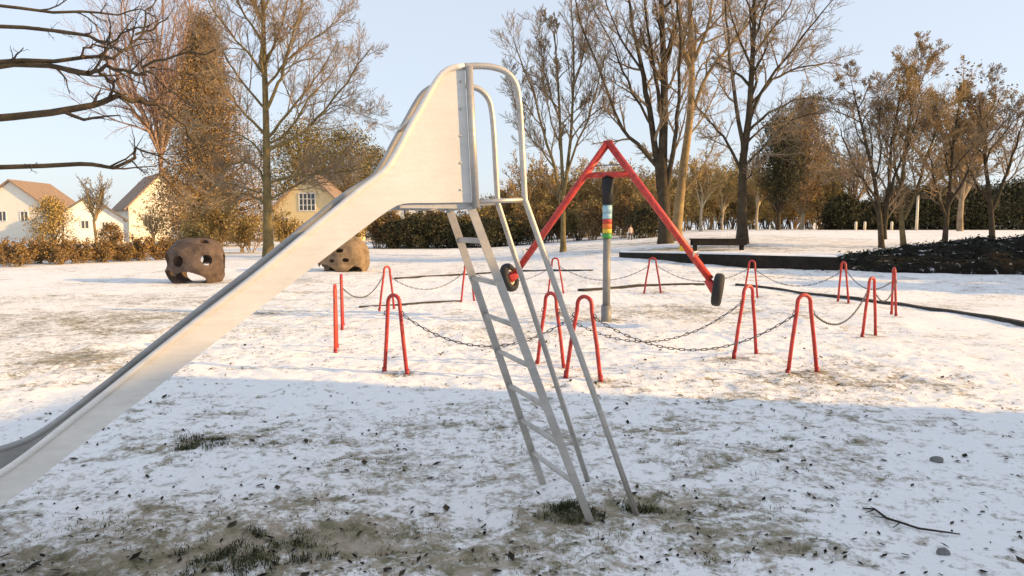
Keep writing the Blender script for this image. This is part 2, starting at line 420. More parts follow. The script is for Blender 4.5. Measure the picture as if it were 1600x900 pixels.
# chute bed: platform floor, then the running surface a little above the lower edge of the panels
bed = [(t, z+.022) for t, z in br_]
mb = MB(); vs = []; fs = []
for t, z in bed:
    for w in np.linspace(TH+.003, SW-TH-.003, 7):
        s = (w/SW-.5)*2; vs.append(S(t, w, z+.02*s**4))
nb = len(bed)
for t, z in bed:
    vs += [S(t, TH+.003, z-.006), S(t, SW-TH-.003, z-.006)]
for i in range(nb-1):
    for k in range(6): fs.append((i*7+k, i*7+k+1, i*7+k+8, i*7+k+7))
    q = nb*7+i*2; fs.append((q, q+2, q+3, q+1))
mb.add(vs, fs); sb(mb, 'chute', M['steel'], True)
# rounded rim tubes on both panels, continuing into the handrails down to the ground
rail_px = [(1000,810),(952,678),(905,548),(858,417),(820,312),(817,255),(814,195),(810,150),(804,128),(790,112),(770,105),(748,103)]
rail = [SQ(*p) for p in rail_px]; rail[0] = (rail[0][0], zg(*S(rail[0][0], 0, 0).xy)-.05)
STR = {}
arch = crom(rail[4:]+top[:1], 5)
dfar = SQ(922, 757, SW)                  # the far handrail foot
for w, name in ((0, 'handrail'), (SW, 'handrail')):
    path = [rail[0], rail[1], rail[2], rail[3]]+arch
    ft = S(rail[0][0], 0, 0) if w == 0 else G(922, 757); tp = S(rail[4][0], w, rail[4][1])   # the legs splay out towards the ground
    ft.z = zg(ft.x, ft.y)-.05
    mb = MB(); mb.tube([ft.lerp(tp, f) for f in (0, .25, .5, .75)]+[S(t, w, z) for t, z in arch], .0165, 10); sb(mb, name, M['steel_tube'], True)
    mb = MB(); mb.tube([S(t, w, z) for t, z in (tr if w == 0 else trf)], .0155, 10); o = sb(mb, 'rim', M['steel'] if w == 0 else M['steel_shaded'], True)
    # upright post beside the panel
    a, c = SQ(728, 104), SQ(739, 318)
    mb = MB(); mb.tube([S(a[0]-.012, w+(-.012 if w == 0 else .012), a[1]), S(c[0]-.012, w+(-.012 if w == 0 else .012), c[1]-.02)], .019, 10); sb(mb, 'post', M['steel_tube'], True)
    # level brace from the post to the handrail
    mb = MB(); mb.tube([S(c[0], w, ZPL), S(rail[4][0], w, rail[4][1])], .012, 8); sb(mb, 'brace', M['steel_tube'], True)
    # stringer of the ladder, a flat bar
    lt = SQ(739, 322); ft = (FOOT if w == 0 else FARF).copy(); ft.z = zg(ft.x, ft.y)-.06
    STR[w] = (ft, S(lt[0]+.012, w, lt[1])); mb = MB(); mb.bar(*STR[w], .014, .042, up=dd); sb(mb, 'stringer', M['steel_tube'])
# bolts along the post edge of the panel and at the chute joint
bt = [(bot[0][0]+.055, ZPL+.06+.13*k) for k in range(5)]
for t, z in bt:
    mb = MB(); mb.tube([S(t, .002, z), S(t, -.003, z), S(t, -.0045, z)], [.0065, .0065, .004], 8); sb(mb, 'bolt', M['steel_dull'], True)
# small clamp between the two rims high on the chute
a = SQ(650, 182); mb = MB(); mb.bar(S(a[0], .014, a[1]), S(a[0], SW-.014, a[1]), .03, .012); sb(mb, 'tie_bar', M['steel_dull'])
# rungs
nr = 7
for k in range(1, nr+1):
    f = .035+k*.965/(nr+.8); A_ = STR[0][0].lerp(STR[0][1], f); B_ = STR[SW][0].lerp(STR[SW][1], f); e_ = (B_-A_).normalized()*.008
    mb = MB(); mb.tube([A_+e_, B_-e_], .0145, 8); sb(mb, 'rung', M['steel_dull'], True)
# platform underside angle and legs at the end of the chute
mb = MB()
for w in (.03, SW-.03): mb.bar(S(bot[0][0]-.02, w, ZPL-.016), S(bot[2][0]+.02, w, ZPL-.016), .03, .03)
mb.bar(S(bot[0][0]+.01, .046, ZPL-.018), S(bot[0][0]+.01, SW-.046, ZPL-.018), .03, .028, up=(0,0,1))
sb(mb, 'platform_frame', M['steel_dull'])
for w in (.05, SW-.05):
    mb = MB(); c = S(tE+.85, w, 0); mb.tube([(c.x, c.y, zg(c.x, c.y)-.08), (c.x, c.y, .325)], .02, 8); sb(mb, 'leg', M['steel_dull'], True)

# ------------------------------------------------------------------ hoops and chains
def hoop_path(wd):
    hw, r, zt = wd/2, .082, .80
    pts = [(-hw, -.06), (-hw*.72, zt*.45), (-r-.006, zt-.10)]
    for k in range(0, 11):
        a = math.pi*(1-k/10); pts.append((r*math.cos(a), zt-.02+r*math.sin(a)))
    pts += [(r+.006, zt-.10), (hw*.72, zt*.45), (hw, -.06)]
    return pts
HOOPS = [ # key, left foot px, right foot px, material, label
 ('B', (601,580), (636,585), 'red', 'red hoop standing under the chute left of the ladder, chain on its right'),
 ('A', (522,542), (529,551), 'red_orange', 'orange red hoop seen edge on, nearer of the two leftmost hoops'),
 ('AA', (534,508), (537,515), 'red', 'narrow red hoop seen edge on, partly behind the leftmost orange hoop'),
 ('N', (596,491), (612,476), 'red', 'thin red hoop slightly turned, right behind the hoop under the chute'),
 ('M', (713,473), (748,469), 'red', 'far red hoop seen between slide chute and ladder'),
 ('L', (856,459), (881,460), 'red', 'far red hoop seen between the handrails and the rotating swing post'),
 ('K', (1006,459), (1033,459), 'red_dark', 'dark far hoop below the long dark wall, right of swing post'),
 ('J', (1162,462), (1184,464), 'red', 'far red hoop standing behind the inner right hoop, before dark wall'),
 ('I', (1309,472), (1326,475), 'red', 'red hoop in front of the dark mound, left of two at far right'),
 ('H', (1392,491), (1401,497), 'red', 'bright red narrow hoop at far right of the ring, seen nearly edge on'),
 ('G', (1345,528), (1370,523), 'red', 'red hoop with one dark leg at right side of the ring'),
 ('F', (1230,586), (1277,583), 'red', 'nearest right hand red hoop standing alone, chain arriving from the left'),
 ('E', (1140,561), (1188,554), 'red', 'red hoop near the right tyre, inner one beside the nearest right hoop'),
 ('D', (882,590), (941,598), 'red', 'nearest red hoop, directly right of the ladder handrails'),
 ('C', (832,566), (889,576), 'red', 'red hoop crossed by the ladder handrails, behind the nearest hoop')]
HP = {}
for key, lf, rf, mt, lab in HOOPS:
    a, c = G(*lf), G(*rf); mid_ = (a+c)/2
    dv = (c-a); dv.z = 0; wd = min(max(dv.length, .33), .42)
    if key in ('A', 'AA', 'H'): dv = Vector((-.20 if key != 'H' else .33, 1, 0))
    if key == 'N': dv = Vector((.55, .8, 0))
    dv.normalize()
    z0 = zg(mid_.x, mid_.y)
    e_ = empty('hoop', (mid_.x, mid_.y, z0)); tag(e_, lab, 'hoop', 'red hoops standing in a ring round the rotating swing')
    mb = MB(); mb.tube([dv*s+Vector((0,0,z)) for s, z in hoop_path(wd)], .0215, 10); mb.build('frame', M[mt], e_, True)
    for sgn in (-1, 1):
        mb = MB(); q = dv*(sgn*wd/2*.985); mb.tube([q+Vector((0,0,-.03)), q*.98+Vector((0,0,.05))], .026, 10); mb.build('foot_sleeve', M['red_dark'], e_, True)
    for sgn in (-1, 1):
        mb = MB(); q = dv*(sgn*.112)+Vector((0,0,.66))
        ring = [q+dv*(.028*math.cos(a))+Vector((0,0,.028*math.sin(a))) for a in np.linspace(0, 6.283, 11)[:-1]]
        mb.tube(ring, .005, 5, closed=True); mb.build('chain_eye', M['chain'], e_, True)
    hr = random.Random(key); e_.rotation_euler = (hr.uniform(-.035,.035), hr.uniform(-.03,.03), 0)
    HP[key] = (Vector((mid_.x, mid_.y, z0)), dv, wd)
def chain(ka, sa, kb, sb_, sag, lab):
    A = HP[ka][0]+HP[ka][1]*(sa*.125)+Vector((0,0,.645)); B = HP[kb][0]+HP[kb][1]*(sb_*.125)+Vector((0,0,.645))
    n = int((B-A).length*1.06/.062); mb = MB(); pts = []
    for k in range(n*8+1):
        f = k/(n*8); p = A.lerp(B, f); p.z -= sag*4*f*(1-f); pts.append(tuple(p))
    pts = resample(pts, n+1)
    for k in range(n):
        a, c = Vector(pts[k]), Vector(pts[k+1]); t = (c-a).normalized(); sd = t.cross(Vector((0,0,1))).normalized(); up = sd.cross(t)
        o_ = sd if k % 2 else up; cc = (a+c)/2; hl, hw = (c-a).length*.62, .0105
        loop = [cc+t*(hl*x)+o_*(hw*y) for x, y in ((1,0),(.8,.8),(.4,1),(-.4,1),(-.8,.8),(-1,0),(-.8,-.8),(-.4,-1),(.4,-1),(.8,-.8))]
        mb.tube(loop, .0046, 4, closed=True)
    o = mb.build('chain', M['chain']); c = A
    for v in o.data.vertices: v.co = v.co-A
    o.location = A
    tag(o, lab, 'chain', 'chains hung between the red hoops')
chain('B', 1, 'D', -1, .33, 'dark chain hanging between the hoop under the chute and the nearest hoop')
chain('D', 1, 'F', -1, .36, 'dark chain hanging in front of the swing post to the nearest right hoop')
chain('C', 1, 'E', -1, .40, 'dark chain hanging between the two inner hoops near the swing post')
chain('F', 1, 'G', -1, .26, 'thin chain between the nearest right hoop and the dark legged hoop')
chain('AA', 1, 'N', -1, .26, 'chain hanging from the leftmost edge on hoops to the turned hoop')
chain('N', 1, 'M', -1, .30, 'chain hanging between the far hoops left of the ladder')
chain('M', 1, 'L', -1, .28, 'chain hanging between far hoops behind the ladder')
chain('L', 1, 'K', -1, .32, 'chain hanging between far hoops behind the swing post')
chain('K', 1, 'J', -1, .32, 'chain hanging between far hoops below the right swing arm')
chain('J', 1, 'I', -1, .34, 'chain hanging between far hoops in front of the dark mound')
chain('I', 1, 'H', 1, .26, 'chain hanging between the two hoops before the mound at right')
chain('G', 1, 'H', -1, .24, 'chain hanging from the dark legged hoop to the narrow far right hoop')

# ------------------------------------------------------------------ rotating two seat swing
pb = G(947, 502); RS = empty('rotating_swing', (pb.x, pb.y, zg(pb.x, pb.y)))
tag(RS, 'red A frame rotating swing with two tyres on a grey post with painted bands', 'rotating swing')
ay = .46; ad = Vector((math.cos(ay), -math.sin(ay), 0)); an = Vector((math.sin(ay), math.cos(ay), 0))   # arm axis: right end nearer
def R_(s, z, w=0): return ad*s+an*w+Vector((0, 0, z))
def zpx(py): return CAM_H-(py-356)*pb.y/F
def disc_tube(z0, z1, r, n=20, r2=None):
    return MB().tube([(0,0,z0), (0,0,z1)], [r, r2 or r], n)
disc_tube(-.1, .28, .088).build('base_sleeve', M['grey'], RS, True)
disc_tube(.2, zpx(372), .066).build('post', M['grey'], RS, True)
zz = [372, 366, 358, 351, 343]; 
for (a, c), mt in zip(((372,364),(364,357),(357,349),(349,342)), ('green', 'yellow', 'orange', 'red')):
    disc_tube(zpx(a)+.002, zpx(c), .079).build('painted_band', M[mt], RS, True)
disc_tube(zpx(342)+.002, zpx(333), .079).build('painted_band', M['blue'], RS, True)
disc_tube(zpx(333)+.002, zpx(320), .081).build('painted_band', M['blue'], RS, True)
disc_tube(zpx(320)+.002, zpx(279), .098).build('bearing_collar', M['black'], RS, True)
disc_tube(zpx(279)+.002, zpx(275), .055).build('bearing_cap', M['black'], RS, True)
ZA = zpx(224)
armL, armR = R_(-1.74, .78), R_(1.74, .78)
apex = R_(0, ZA-.05)
for e2, s in ((armL, -1), (armR, 1)):
    MB().tube([R_(s*.012, ZA-.02), e2], .062, 12).build('arm', M['red'], RS, True)
zc = zpx(274); half = 1.74*(ZA-.02-zc)/(ZA-.02-.78)
MB().tube([R_(-half, zc), R_(half, zc)], .05, 12).build('crossbar', M['red'], RS, True)
zc2 = zpx(259); h2 = 1.74*(ZA-.02-zc2)/(ZA-.02-.78)
MB().tube([R_(-h2, zc2), R_(h2, zc2)], .012, 8).build('tie_rod', M['grey'], RS, True)
MB().box(R_(0, ZA-.03), (.16, .03, .12), Matrix.Rotation(-ay, 3, 'Z')).build('apex_plate', M['red'], RS)
for s in (-1, 1):
    c = R_(s*1.86, .70 if s < 0 else .62)
    # tyre hung upright at the end of the arm
    tw = Matrix.Rotation(-ay+(.02 if s < 0 else .12), 3, 'Z') @ Matrix.Rotation(-.28 if s < 0 else .12, 3, 'Y')
    mb = MB(); nM, nm = 32, 12; vs = []; fs = []
    for i in range(nM):
        a = 2*math.pi*i/nM
        for j in range(nm):
            q = 2*math.pi*j/nm; rr = .205+.062*math.cos(q)*(1 if math.cos(q) > 0 else .9); x = .078*math.copysign(abs(math.sin(q))**.7, math.sin(q))
            vs.append(tw @ Vector((x, rr*math.cos(a), rr*math.sin(a)))+c)
    for i in range(nM):
        for j in range(nm):
            fs.append((i*nm+j, ((i+1) % nM)*nm+j, ((i+1) % nM)*nm+(j+1) % nm, i*nm+(j+1) % nm))
    mb.add(vs, fs); ty = mb.build('tyre', M['black'], RS, True)
    mb = MB(); mb.tube([tw @ Vector((-s*.03, 0, 0))+c, tw @ Vector((s*.03, 0, 0))+c], .142, 20); mb.build('rim', M['cream'], ty, True)
    # red clamp holding it to the arm, and a grab handle above
    e2 = armL if s < 0 else armR
    mb = MB(); mb.tube([e2+ad*(-s*.05), c-ad*(s*.06), c-ad*(s*.03)], [.062, .075, .12], 12); mb.build('clamp', M['red'], RS, True)
    q = R_(s*1.50, .78+(1.74-1.50)*(ZA-.8)/1.74+.06)
    mb = MB(); mb.tube([q+an*-.17, q+an*-.17+Vector((0,0,.07)), q+an*.17+Vector((0,0,.07)), q+an*.17], .014, 8)
    mb.build('grab_handle', M['steel_dull'], RS, True)
MB().box(R_(1.28, .78+(1.74-1.28)*(ZA-.8)/1.74-.10, -.03), (.07, .05, .09)).build('stop_block', M['yellow'], RS)

# ------------------------------------------------------------------ timber edging lines, low wall, mound, bench
def edging(pxs, hgt, lab, wdt=.16):
    pts = [G(*p) for p in pxs]; mb = MB(); out = []
    dens = resample([tuple(p) for p in pts], max(3, int(sum((b_-a).length for a, b_ in zip(pts, pts[1:]))/.5)))
    L_ = dens[0]
    vs = []; fs = []
    r = random.Random(len(pxs)*7+int(pxs[0][0]))
    for i, p in enumerate(dens):
        a = Vector(dens[max(i-1,0)]); c = Vector(dens[min(i+1, len(dens)-1)]); t = (c-a).normalized(); s = Vector((-t.y, t.x, 0))
        z = zg(p[0], p[1]); h = hgt*(.75+.5*r.random())
        q = Vector((p[0], p[1], 0))
        vs += [q-s*wdt/2+Vector((0,0,z-.15)), q-s*wdt/2*.8+Vector((0,0,z+h)), q+s*wdt/2*.8+Vector((0,0,z+h)), q+s*wdt/2+Vector((0,0,z-.15))]
    for i in range(len(dens)-1):
        for k in range(4):
            l = (k+1) % 4; fs.append((i*4+k, i*4+l, i*4+4+l, i*4+4+k))
    fs += [(0,1,2,3), tuple(len(dens)*4-1-k for k in range(4))]
    mb.add(vs, fs); o = mb.build('edging', M['timber'])
    tag(o, lab, 'edging', 'low dark timber edgings in the snow')
edging([(1660,520),(1560,500),(1476,486),(1400,476),(1320,467),(1230,454),(1150,446)], .05, 'dark low timber edging running from under the far hoops to right edge')
edging([(1100,445),(1020,447),(960,451),(905,456)], .055, 'dark low timber edging behind the swing post under the right arm')
edging([(925,425),(870,424),(800,424),(740,428)], .05, 'dark low timber edging behind the ladder at the far side of ring')
edging([(735,428),(690,431),(650,434),(618,437)], .05, 'dark low timber edging left of the ladder behind the far hoops')
edging([(720,471),(660,474),(610,477),(562,480)], .035, 'faint thin timber edging left of the ladder inside the ring', .10)

# low wall: its left end thin, growing taller to the right where it meets the mound
WL = [(970,402),(1060,411),(1170,419),(1310,424),(1420,426),(1510,428),(1640,430)]
wtop = [394.5, 396, 398.5, 402, 394, 386, 380]
mb = MB(); vs = []; fs = []
wp = [G(*p) for p in WL[:4]]
for p, yt in zip(wp, wtop):
    zt = CAM_H-(yt-356)*p.y/F
    for dy, z in ((-.02, p.z-.2), (0, zt), (.45, zt+.01), (.5, p.z-.2)): vs.append((p.x, p.y+dy, z))
for i in range(len(wp)-1):
    for k in range(4):
        l = (k+1) % 4; fs.append((i*4+k, i*4+4+k, i*4+4+l, i*4+l))
fs += [(0,1,2,3), tuple(len(wp)*4-1-k for k in range(4))]
mb.add(vs, fs); lw = mb.build('low_wall', M['wood_dark'])
tag(lw, 'long low dark wall with pointed left end beyond the far hoops', 'wall')
mb = MB(); vs = []; fs = []; n = 40
for i in range(n+1):
    f = i/n*(len(wp)-1); j = min(int(f), len(wp)-2); u = f-j; p = wp[j].lerp(wp[j+1], u); zt = CAM_H-((wtop[j]*(1-u)+wtop[j+1]*u)-356)*p.y/F
    h = .035+.03*float(vnoise(np.array(i*.7), np.array(.5), 2)); e_ = .10*float(vnoise(np.array(i*.9), np.array(3.5), 6))
    for dy, z in ((.06+e_, zt+.003), (.12+e_, zt+h), (.34, zt+h+.01), (.44, zt+.012)): vs.append((p.x, p.y+dy, z))
for i in range(n):
    for k in range(3): fs.append((i*4+k, i*4+4+k, i*4+5+k, i*4+k+1))
mb.add(vs, fs); mb.build('snow_cap', M['snow'], lw, True)
# mound of bare dark soil under ivy
mx0 = [(1250,424,404),(1300,425,402),(1340,426,394),(1400,427,383),(1470,428,374),(1540,429,370),(1640,430,368),(1800,434,368)]
cols = []
for (px, yb, yt) in mx0:
    f = G(px, yb); zt = CAM_H-(yt-356)*(f.y+2.2)/F; cols.append((f, zt))
NX, NY = 70, 26; V = []
cxs = resample([(c[0].x, c[0].y, c[1]) for c in cols], NX)
for i, (x, y, zt) in enumerate(cxs):
    for j in range(NY):
        f = j/(NY-1); yy = y-.1+5.0*f; prof = math.sin(min(1, f/.55)*math.pi/2)**.75 if f < .55 else math.cos((f-.55)/.45*math.pi/2)**.8
        xx = x*(yy/y)**.9; g_ = gz(xx, yy)
        lump = (vnoise(np.array(xx*1.5), np.array(yy*1.5), 3)-.5)*.25+(vnoise(np.array(xx*4), np.array(yy*4), 9)-.5)*.12
        h = max(0, zt-g_)*prof
        V.append((xx, yy+(.25*float(vnoise(np.array(xx*2.), np.array(1.), 5)) if j == 0 else 0), g_-.12+h+(lump*min(1, h*3))))
idx = np.arange(NX*NY).reshape(NX, NY)
mound = np_mesh('mound', np.array(V), np.stack([idx[:-1,:-1], idx[1:,:-1], idx[1:,1:], idx[:-1,1:]], -1).reshape(-1,4), M['soil'], None, True)
tag(mound, kind='structure')
V = np.array(V)
rs = np.random.RandomState(3)
def leaf_cards(C, size, rs, flat=.0, aspect=.6):
    """one small quad per centre, random orientation"""
    n = len(C)
    nrm = rs.normal(size=(n,3)); nrm[:,2] += flat*2.5; nrm /= np.linalg.norm(nrm, axis=1, keepdims=True)
    ref = rs.normal(size=(n,3)); a = np.cross(nrm, ref); a /= np.linalg.norm(a, axis=1, keepdims=True); b_ = np.cross(nrm, a)
    s = (size*(.5+rs.random_sample(n)))[:,None]; a = a*s; b_ = b_*s*aspect
    Vv = np.stack([C-a, C+b_*.9-a*.1, C+a, C-b_*.9+a*.15], 1).reshape(-1,3)
    return Vv, np.arange(4*n).reshape(n,4)
sel = rs.randint(0, len(V), 7000); C = V[sel]+rs.normal(size=(7000,3))*[.12,.12,.02]+[0,0,.03]
vv, ff = leaf_cards(C, .048, rs, .9)
tag(np_mesh('ivy', vv, ff, M['leaf_ivy']), 'dark ivy covering the mound under the right hand trees', 'ivy', kind='stuff')
# bench
bb = G(1122, 398); bb = P(1122, 396, bb.y+2.4); bb.z = gz(bb.x, bb.y)
bench = empty('park_bench', bb, -.03); tag(bench, 'dark backless wooden bench standing just beyond the low dark wall', 'bench')
MB().box((0,0,.44), (2.3,.42,.06)).build('seat', M['wood_dark'], bench)
MB().box((0,-.19,.30), (2.2,.03,.215)).build('apron', M['wood_dark'], bench)
MB().box((0,.19,.30), (2.2,.03,.215)).build('apron', M['wood_dark'], bench)
for sx in (-.95, .95): MB().box((sx,0,.18), (.10,.34,.455)).build('leg', M['wood_dark'], bench)

# ------------------------------------------------------------------ climbing domes with holes
def dome(name, px, py, wpx, hpx, holes, mt, lab, seed, rz=0, sq=1.0):
    c = G(px, py); k = c.y/F; W_, H_ = wpx*k/2, hpx*k
    q = (c.y+W_*.8)/c.y; W_ *= q; H_ *= q; c = Vector((c.x*q, c.y*q, zg(c.x*q, c.y*q)-.03))
    def blob(scale, sub, lump):
        bm = bmesh.new(); bmesh.ops.create_icosphere(bm, subdivisions=sub, radius=1.0)
        r = random.Random(seed); K = [(Vector((r.gauss(0,1), r.gauss(0,1), r.gauss(0,1)))*2.2, r.uniform(0, 6.28)) for _ in range(9)]
        for v in bm.verts:
            d = v.co.normalized(); n = 1+lump*sum(math.sin(k_.dot(d)*1.5+ph) for k_, ph in K)/4
            n += .035*(fbm(np.array(d.x*6+9), np.array(d.y*6+d.z*7+4), seed, 3)-.5)*2 if lump > .04 else 0
            z = d.z
            p = Vector((math.copysign(abs(d.x)**.85, d.x), math.copysign(abs(d.y)**.85, d.y), math.copysign(abs(z)**.8, z)))*n
            v.co = Vector((p.x*W_*scale, p.y*W_*.95*scale, H_*.44+p.z*H_*.56*scale))
        me = bpy.data.meshes.new('t'); bm.to_mesh(me); bm.free(); o = bpy.data.objects.new('t', me); COL.objects.link(o); return o
    o = blob(1, 5, .05); cut = [blob(.80, 4, .03)]
    for (dx, dy, dz, rad, el) in holes:      # direction out of the middle, radius, elongation
        d = Vector((dx, dy, dz)).normalized(); bm = bmesh.new()
        bmesh.ops.create_uvsphere(bm, u_segments=20, v_segments=12, radius=1)
        q = d.to_track_quat('Z', 'Y').to_matrix()
        for v in bm.verts:
            v.co = q @ Vector((v.co.x*rad*el, v.co.y*rad, v.co.z*.45))+Vector((d.x*W_*.9, d.y*W_*.88, H_*.44+d.z*H_*.5))
        me = bpy.data.meshes.new('t'); bm.to_mesh(me); bm.free(); h = bpy.data.objects.new('t', me); COL.objects.link(h); cut.append(h)
    for h in cut:
        md = o.modifiers.new('b', 'BOOLEAN'); md.object = h; md.operation = 'DIFFERENCE'; md.solver = 'EXACT'
    bpy.context.view_layer.update()
    dg = bpy.context.evaluated_depsgraph_get()
    me = bpy.data.meshes.new_from_object(o.evaluated_get(dg)); me.name = name
    for h in cut+[o]: bpy.data.objects.remove(h)
    me.materials.clear(); me.materials.append(mt)
    ob = link(bpy.data.objects.new(name, me)); ob.location = c; ob.rotation_euler = (0,0,rz)
    try: me.set_sharp_from_angle(angle=.6)
    except Exception: pass
    tag(ob, lab, 'climbing dome'); return ob
dome('climbing_dome', 308, 443, 86, 70, [(-.28,-1,.15,.17,1),(.72,-.75,.18,.16,1),(.12,-1,-.85,.30,1.5),(-.92,-.5,.10,.27,1),(-.75,-.8,-.55,.20,1),
     (.95,.2,.1,.2,1),(.1,1,-.75,.42,1.5),(-.5,1,.2,.25,1),(.5,-.4,.9,.13,1),(-.7,.2,.75,.18,1)], M['rock'], 'brown concrete climbing dome with round holes on the snow at left', 3)
dome('climbing_dome', 538, 425, 78, 56, [(-.70,-.75,-.95,.36,1.2),(.74,-.75,-.98,.30,1.0),(-1,-.1,-.3,.36,1),(.05,-1,.35,.09,1.6),(.3,-1,-.15,.08,1.5),(-.3,-1,-.2,.07,1.4)],
     M['rock_tan'], 'tan concrete climbing dome half hidden behind the slide chute', 8)

# ------------------------------------------------------------------ stones and twig
def stone(px, py, size, lab, seed):
    c = GG(px, py); bm = bmesh.new(); bmesh.ops.create_icosphere(bm, subdivisions=3, radius=1)
    r = random.Random(seed); K = [(Vector((r.gauss(0,1), r.gauss(0,1), r.gauss(0,1)))*2, r.uniform(0,6)) for _ in range(6)]
    for v in bm.verts:
        d = v.co.normalized(); n = 1+.12*sum(math.sin(k_.dot(d)+p) for k_, p in K)/2
        v.co = Vector((d.x*size*n, d.y*size*.8*n, d.z*size*.6*n+size*.25))
    me = bpy.data.meshes.new('stone'); bm.to_mesh(me); bm.free(); me.materials.append(M['stone']); me.shade_smooth()
    o = link(bpy.data.objects.new('stone', me)); o.location = c; tag(o, lab, 'stone')
stone(1464, 722, .045, 'small grey stone on the snow at the right in the shade', 1)
stone(1474, 868, .035, 'dark stone lying at the bottom right corner of the photo', 5)
mb = MB(); pl = [(1348,796),(1366,801),(1385,812),(1405,822),(1435,829),(1470,835),(1500,838)]
mb.tube([GG(*p)+Vector((0,0,.012+.008*(i % 2))) for i, p in enumerate(pl)], [.004,.006,.007,.006,.006,.005,.003], 6)
for i, (a, c) in enumerate((((1366,801),(1352,808)),((1405,822),(1395,832)),((1385,812),(1366,812)))): mb.tube([GG(*a)+Vector((0,0,.015)), GG(*c)+Vector((0,0,.02))], [.004,.002], 5)
tag(mb.build('fallen_twig', M['twig_dark'], None, True), 'long dark fallen twig lying on the snow at lower right', 'twig')

# ------------------------------------------------------------------ trees
class Wood:
    def __init__(s): s.g = {}
    def add(s, pts, rad, sides):
        s.g.setdefault((len(pts), sides), []).append((pts, rad))
    def mesh(s, name, mt, parent=None, origin=(0,0,0)):
        VV = []; FF = []; off = 0
        for (n, k), lst in s.g.items():
            Pt = np.array([a for a, _ in lst], float)-np.array(origin); Rd = np.array([r for _, r in lst], float)
            B = len(lst); T = np.empty_like(Pt)
            T[:,1:-1] = Pt[:,2:]-Pt[:,:-2]; T[:,0] = Pt[:,1]-Pt[:,0]; T[:,-1] = Pt[:,-1]-Pt[:,-2]
            T /= np.linalg.norm(T, axis=2, keepdims=True)+1e-9
            mainT = Pt[:,-1]-Pt[:,0]; mainT /= np.linalg.norm(mainT, axis=1, keepdims=True)+1e-9
            ref = np.where(np.abs(mainT[:,2:3]) < .8, np.array([[0,0,1.]]), np.array([[1.,0,0]]))[:,None,:]
            Nn = np.cross(T, np.broadcast_to(ref, T.shape)); Nn /= np.linalg.norm(Nn, axis=2, keepdims=True)+1e-9
            Bn = np.cross(T, Nn)
            a = np.arange(k)*2*math.pi/k
            ring = Pt[:,:,None,:]+(Nn[:,:,None,:]*np.cos(a)[:,None]+Bn[:,:,None,:]*np.sin(a)[:,None])*Rd[:,:,None,None]
            VV.append(ring.reshape(-1,3))
            base = (np.arange(B)*n*k)[:,None,None]+(np.arange(n-1)*k)[None,:,None]
            i = np.arange(k)[None,None,:]; j = (i+1) % k
            q = np.stack(np.broadcast_arrays(base+i, base+j, base+k+j, base+k+i), -1).reshape(-1,4)+off
            FF.append(q); off += B*n*k
        return np_mesh(name, np.concatenate(VV), np.concatenate(FF), mt, parent, True)
SIDES = (9, 7, 5, 3, 3, 3)
def unit(v):
    l = math.sqrt(v[0]*v[0]+v[1]*v[1]+v[2]*v[2]) or 1; return (v[0]/l, v[1]/l, v[2]/l)
def tilt(d, ang, az):
    """turn direction d by ang towards azimuth az around it"""
    ref = (0,0,1) if abs(d[2]) < .95 else (1,0,0)
    a = unit((d[1]*ref[2]-d[2]*ref[1], d[2]*ref[0]-d[0]*ref[2], d[0]*ref[1]-d[1]*ref[0]))
    b_ = (d[1]*a[2]-d[2]*a[1], d[2]*a[0]-d[0]*a[2], d[0]*a[1]-d[1]*a[0])
    c, s = math.cos(ang), math.sin(ang); x, y = math.cos(az)*s, math.sin(az)*s
    return unit((d[0]*c+a[0]*x+b_[0]*y, d[1]*c+a[1]*x+b_[1]*y, d[2]*c+a[2]*x+b_[2]*y))
class Prm:
    def __init__(s, n=(0,8,6,4), ang=(.7,.7,.65,.6), ratio=(.6,.5,.5,.5), wander=.16, up=.10, rmin=.006, maxl=4, seg=(9,6,5,4,3), start=.2, dens=0):
        s.n, s.ang, s.ratio, s.wander, s.up, s.rmin, s.maxl, s.seg, s.start = n, ang, ratio, wander, up, rmin, maxl, seg, start
def kids(W, pts, rad, Ln, lvl, r, pr, tips=None):
    """side branches along a finished polyline of level lvl"""
    if lvl >= pr.maxl: return
    n = pr.n[lvl]; n = int(n*(.8+.4*r.random())+.5); az = r.uniform(0, 6.28); m_ = len(pts)
    for k in range(n):
        f = pr.start+(1-pr.start)*((k+r.random())/max(n,1)); f = min(f, .999); q = f*(m_-1); i = int(q); u = q-i
        a, c = pts[i], pts[i+1]; p = (a[0]+(c[0]-a[0])*u, a[1]+(c[1]-a[1])*u, a[2]+(c[2]-a[2])*u)
        d = unit((c[0]-a[0], c[1]-a[1], c[2]-a[2])); az += 2.4+r.uniform(-.5,.5)
        rr = (rad[i]*(1-u)+rad[i+1]*u)*.62
        L2 = Ln*pr.ratio[lvl]*(1-.55*f)*r.uniform(.65,1.25)
        grow(W, p, tilt(d, pr.ang[lvl]*r.uniform(.7,1.25), az), L2, max(rr, pr.rmin), lvl+1, r, pr, tips)
def grow(W, p, d, Ln, r0, lvl, r, pr, tips=None):
    n = pr.seg[lvl]; pts = [p]; st = Ln/n; r1 = max(pr.rmin*.7, r0*.3); rad = [r0]; w = pr.wander
    for k in range(n):
        d = unit((d[0]+r.gauss(0,w), d[1]+r.gauss(0,w), d[2]+r.gauss(0,w)+pr.up))
        p = (p[0]+d[0]*st, p[1]+d[1]*st, p[2]+d[2]*st); pts.append(p); rad.append(r0+(r1-r0)*(k+1)/n)
    (W[0] if lvl <= 1 else W[1]).add(pts, rad, SIDES[lvl])
    if tips is not None and lvl >= 2: tips.append(pts[-1]); tips.append(pts[len(pts)//2])
    kids(W, pts, rad, Ln, lvl, r, pr, tips)

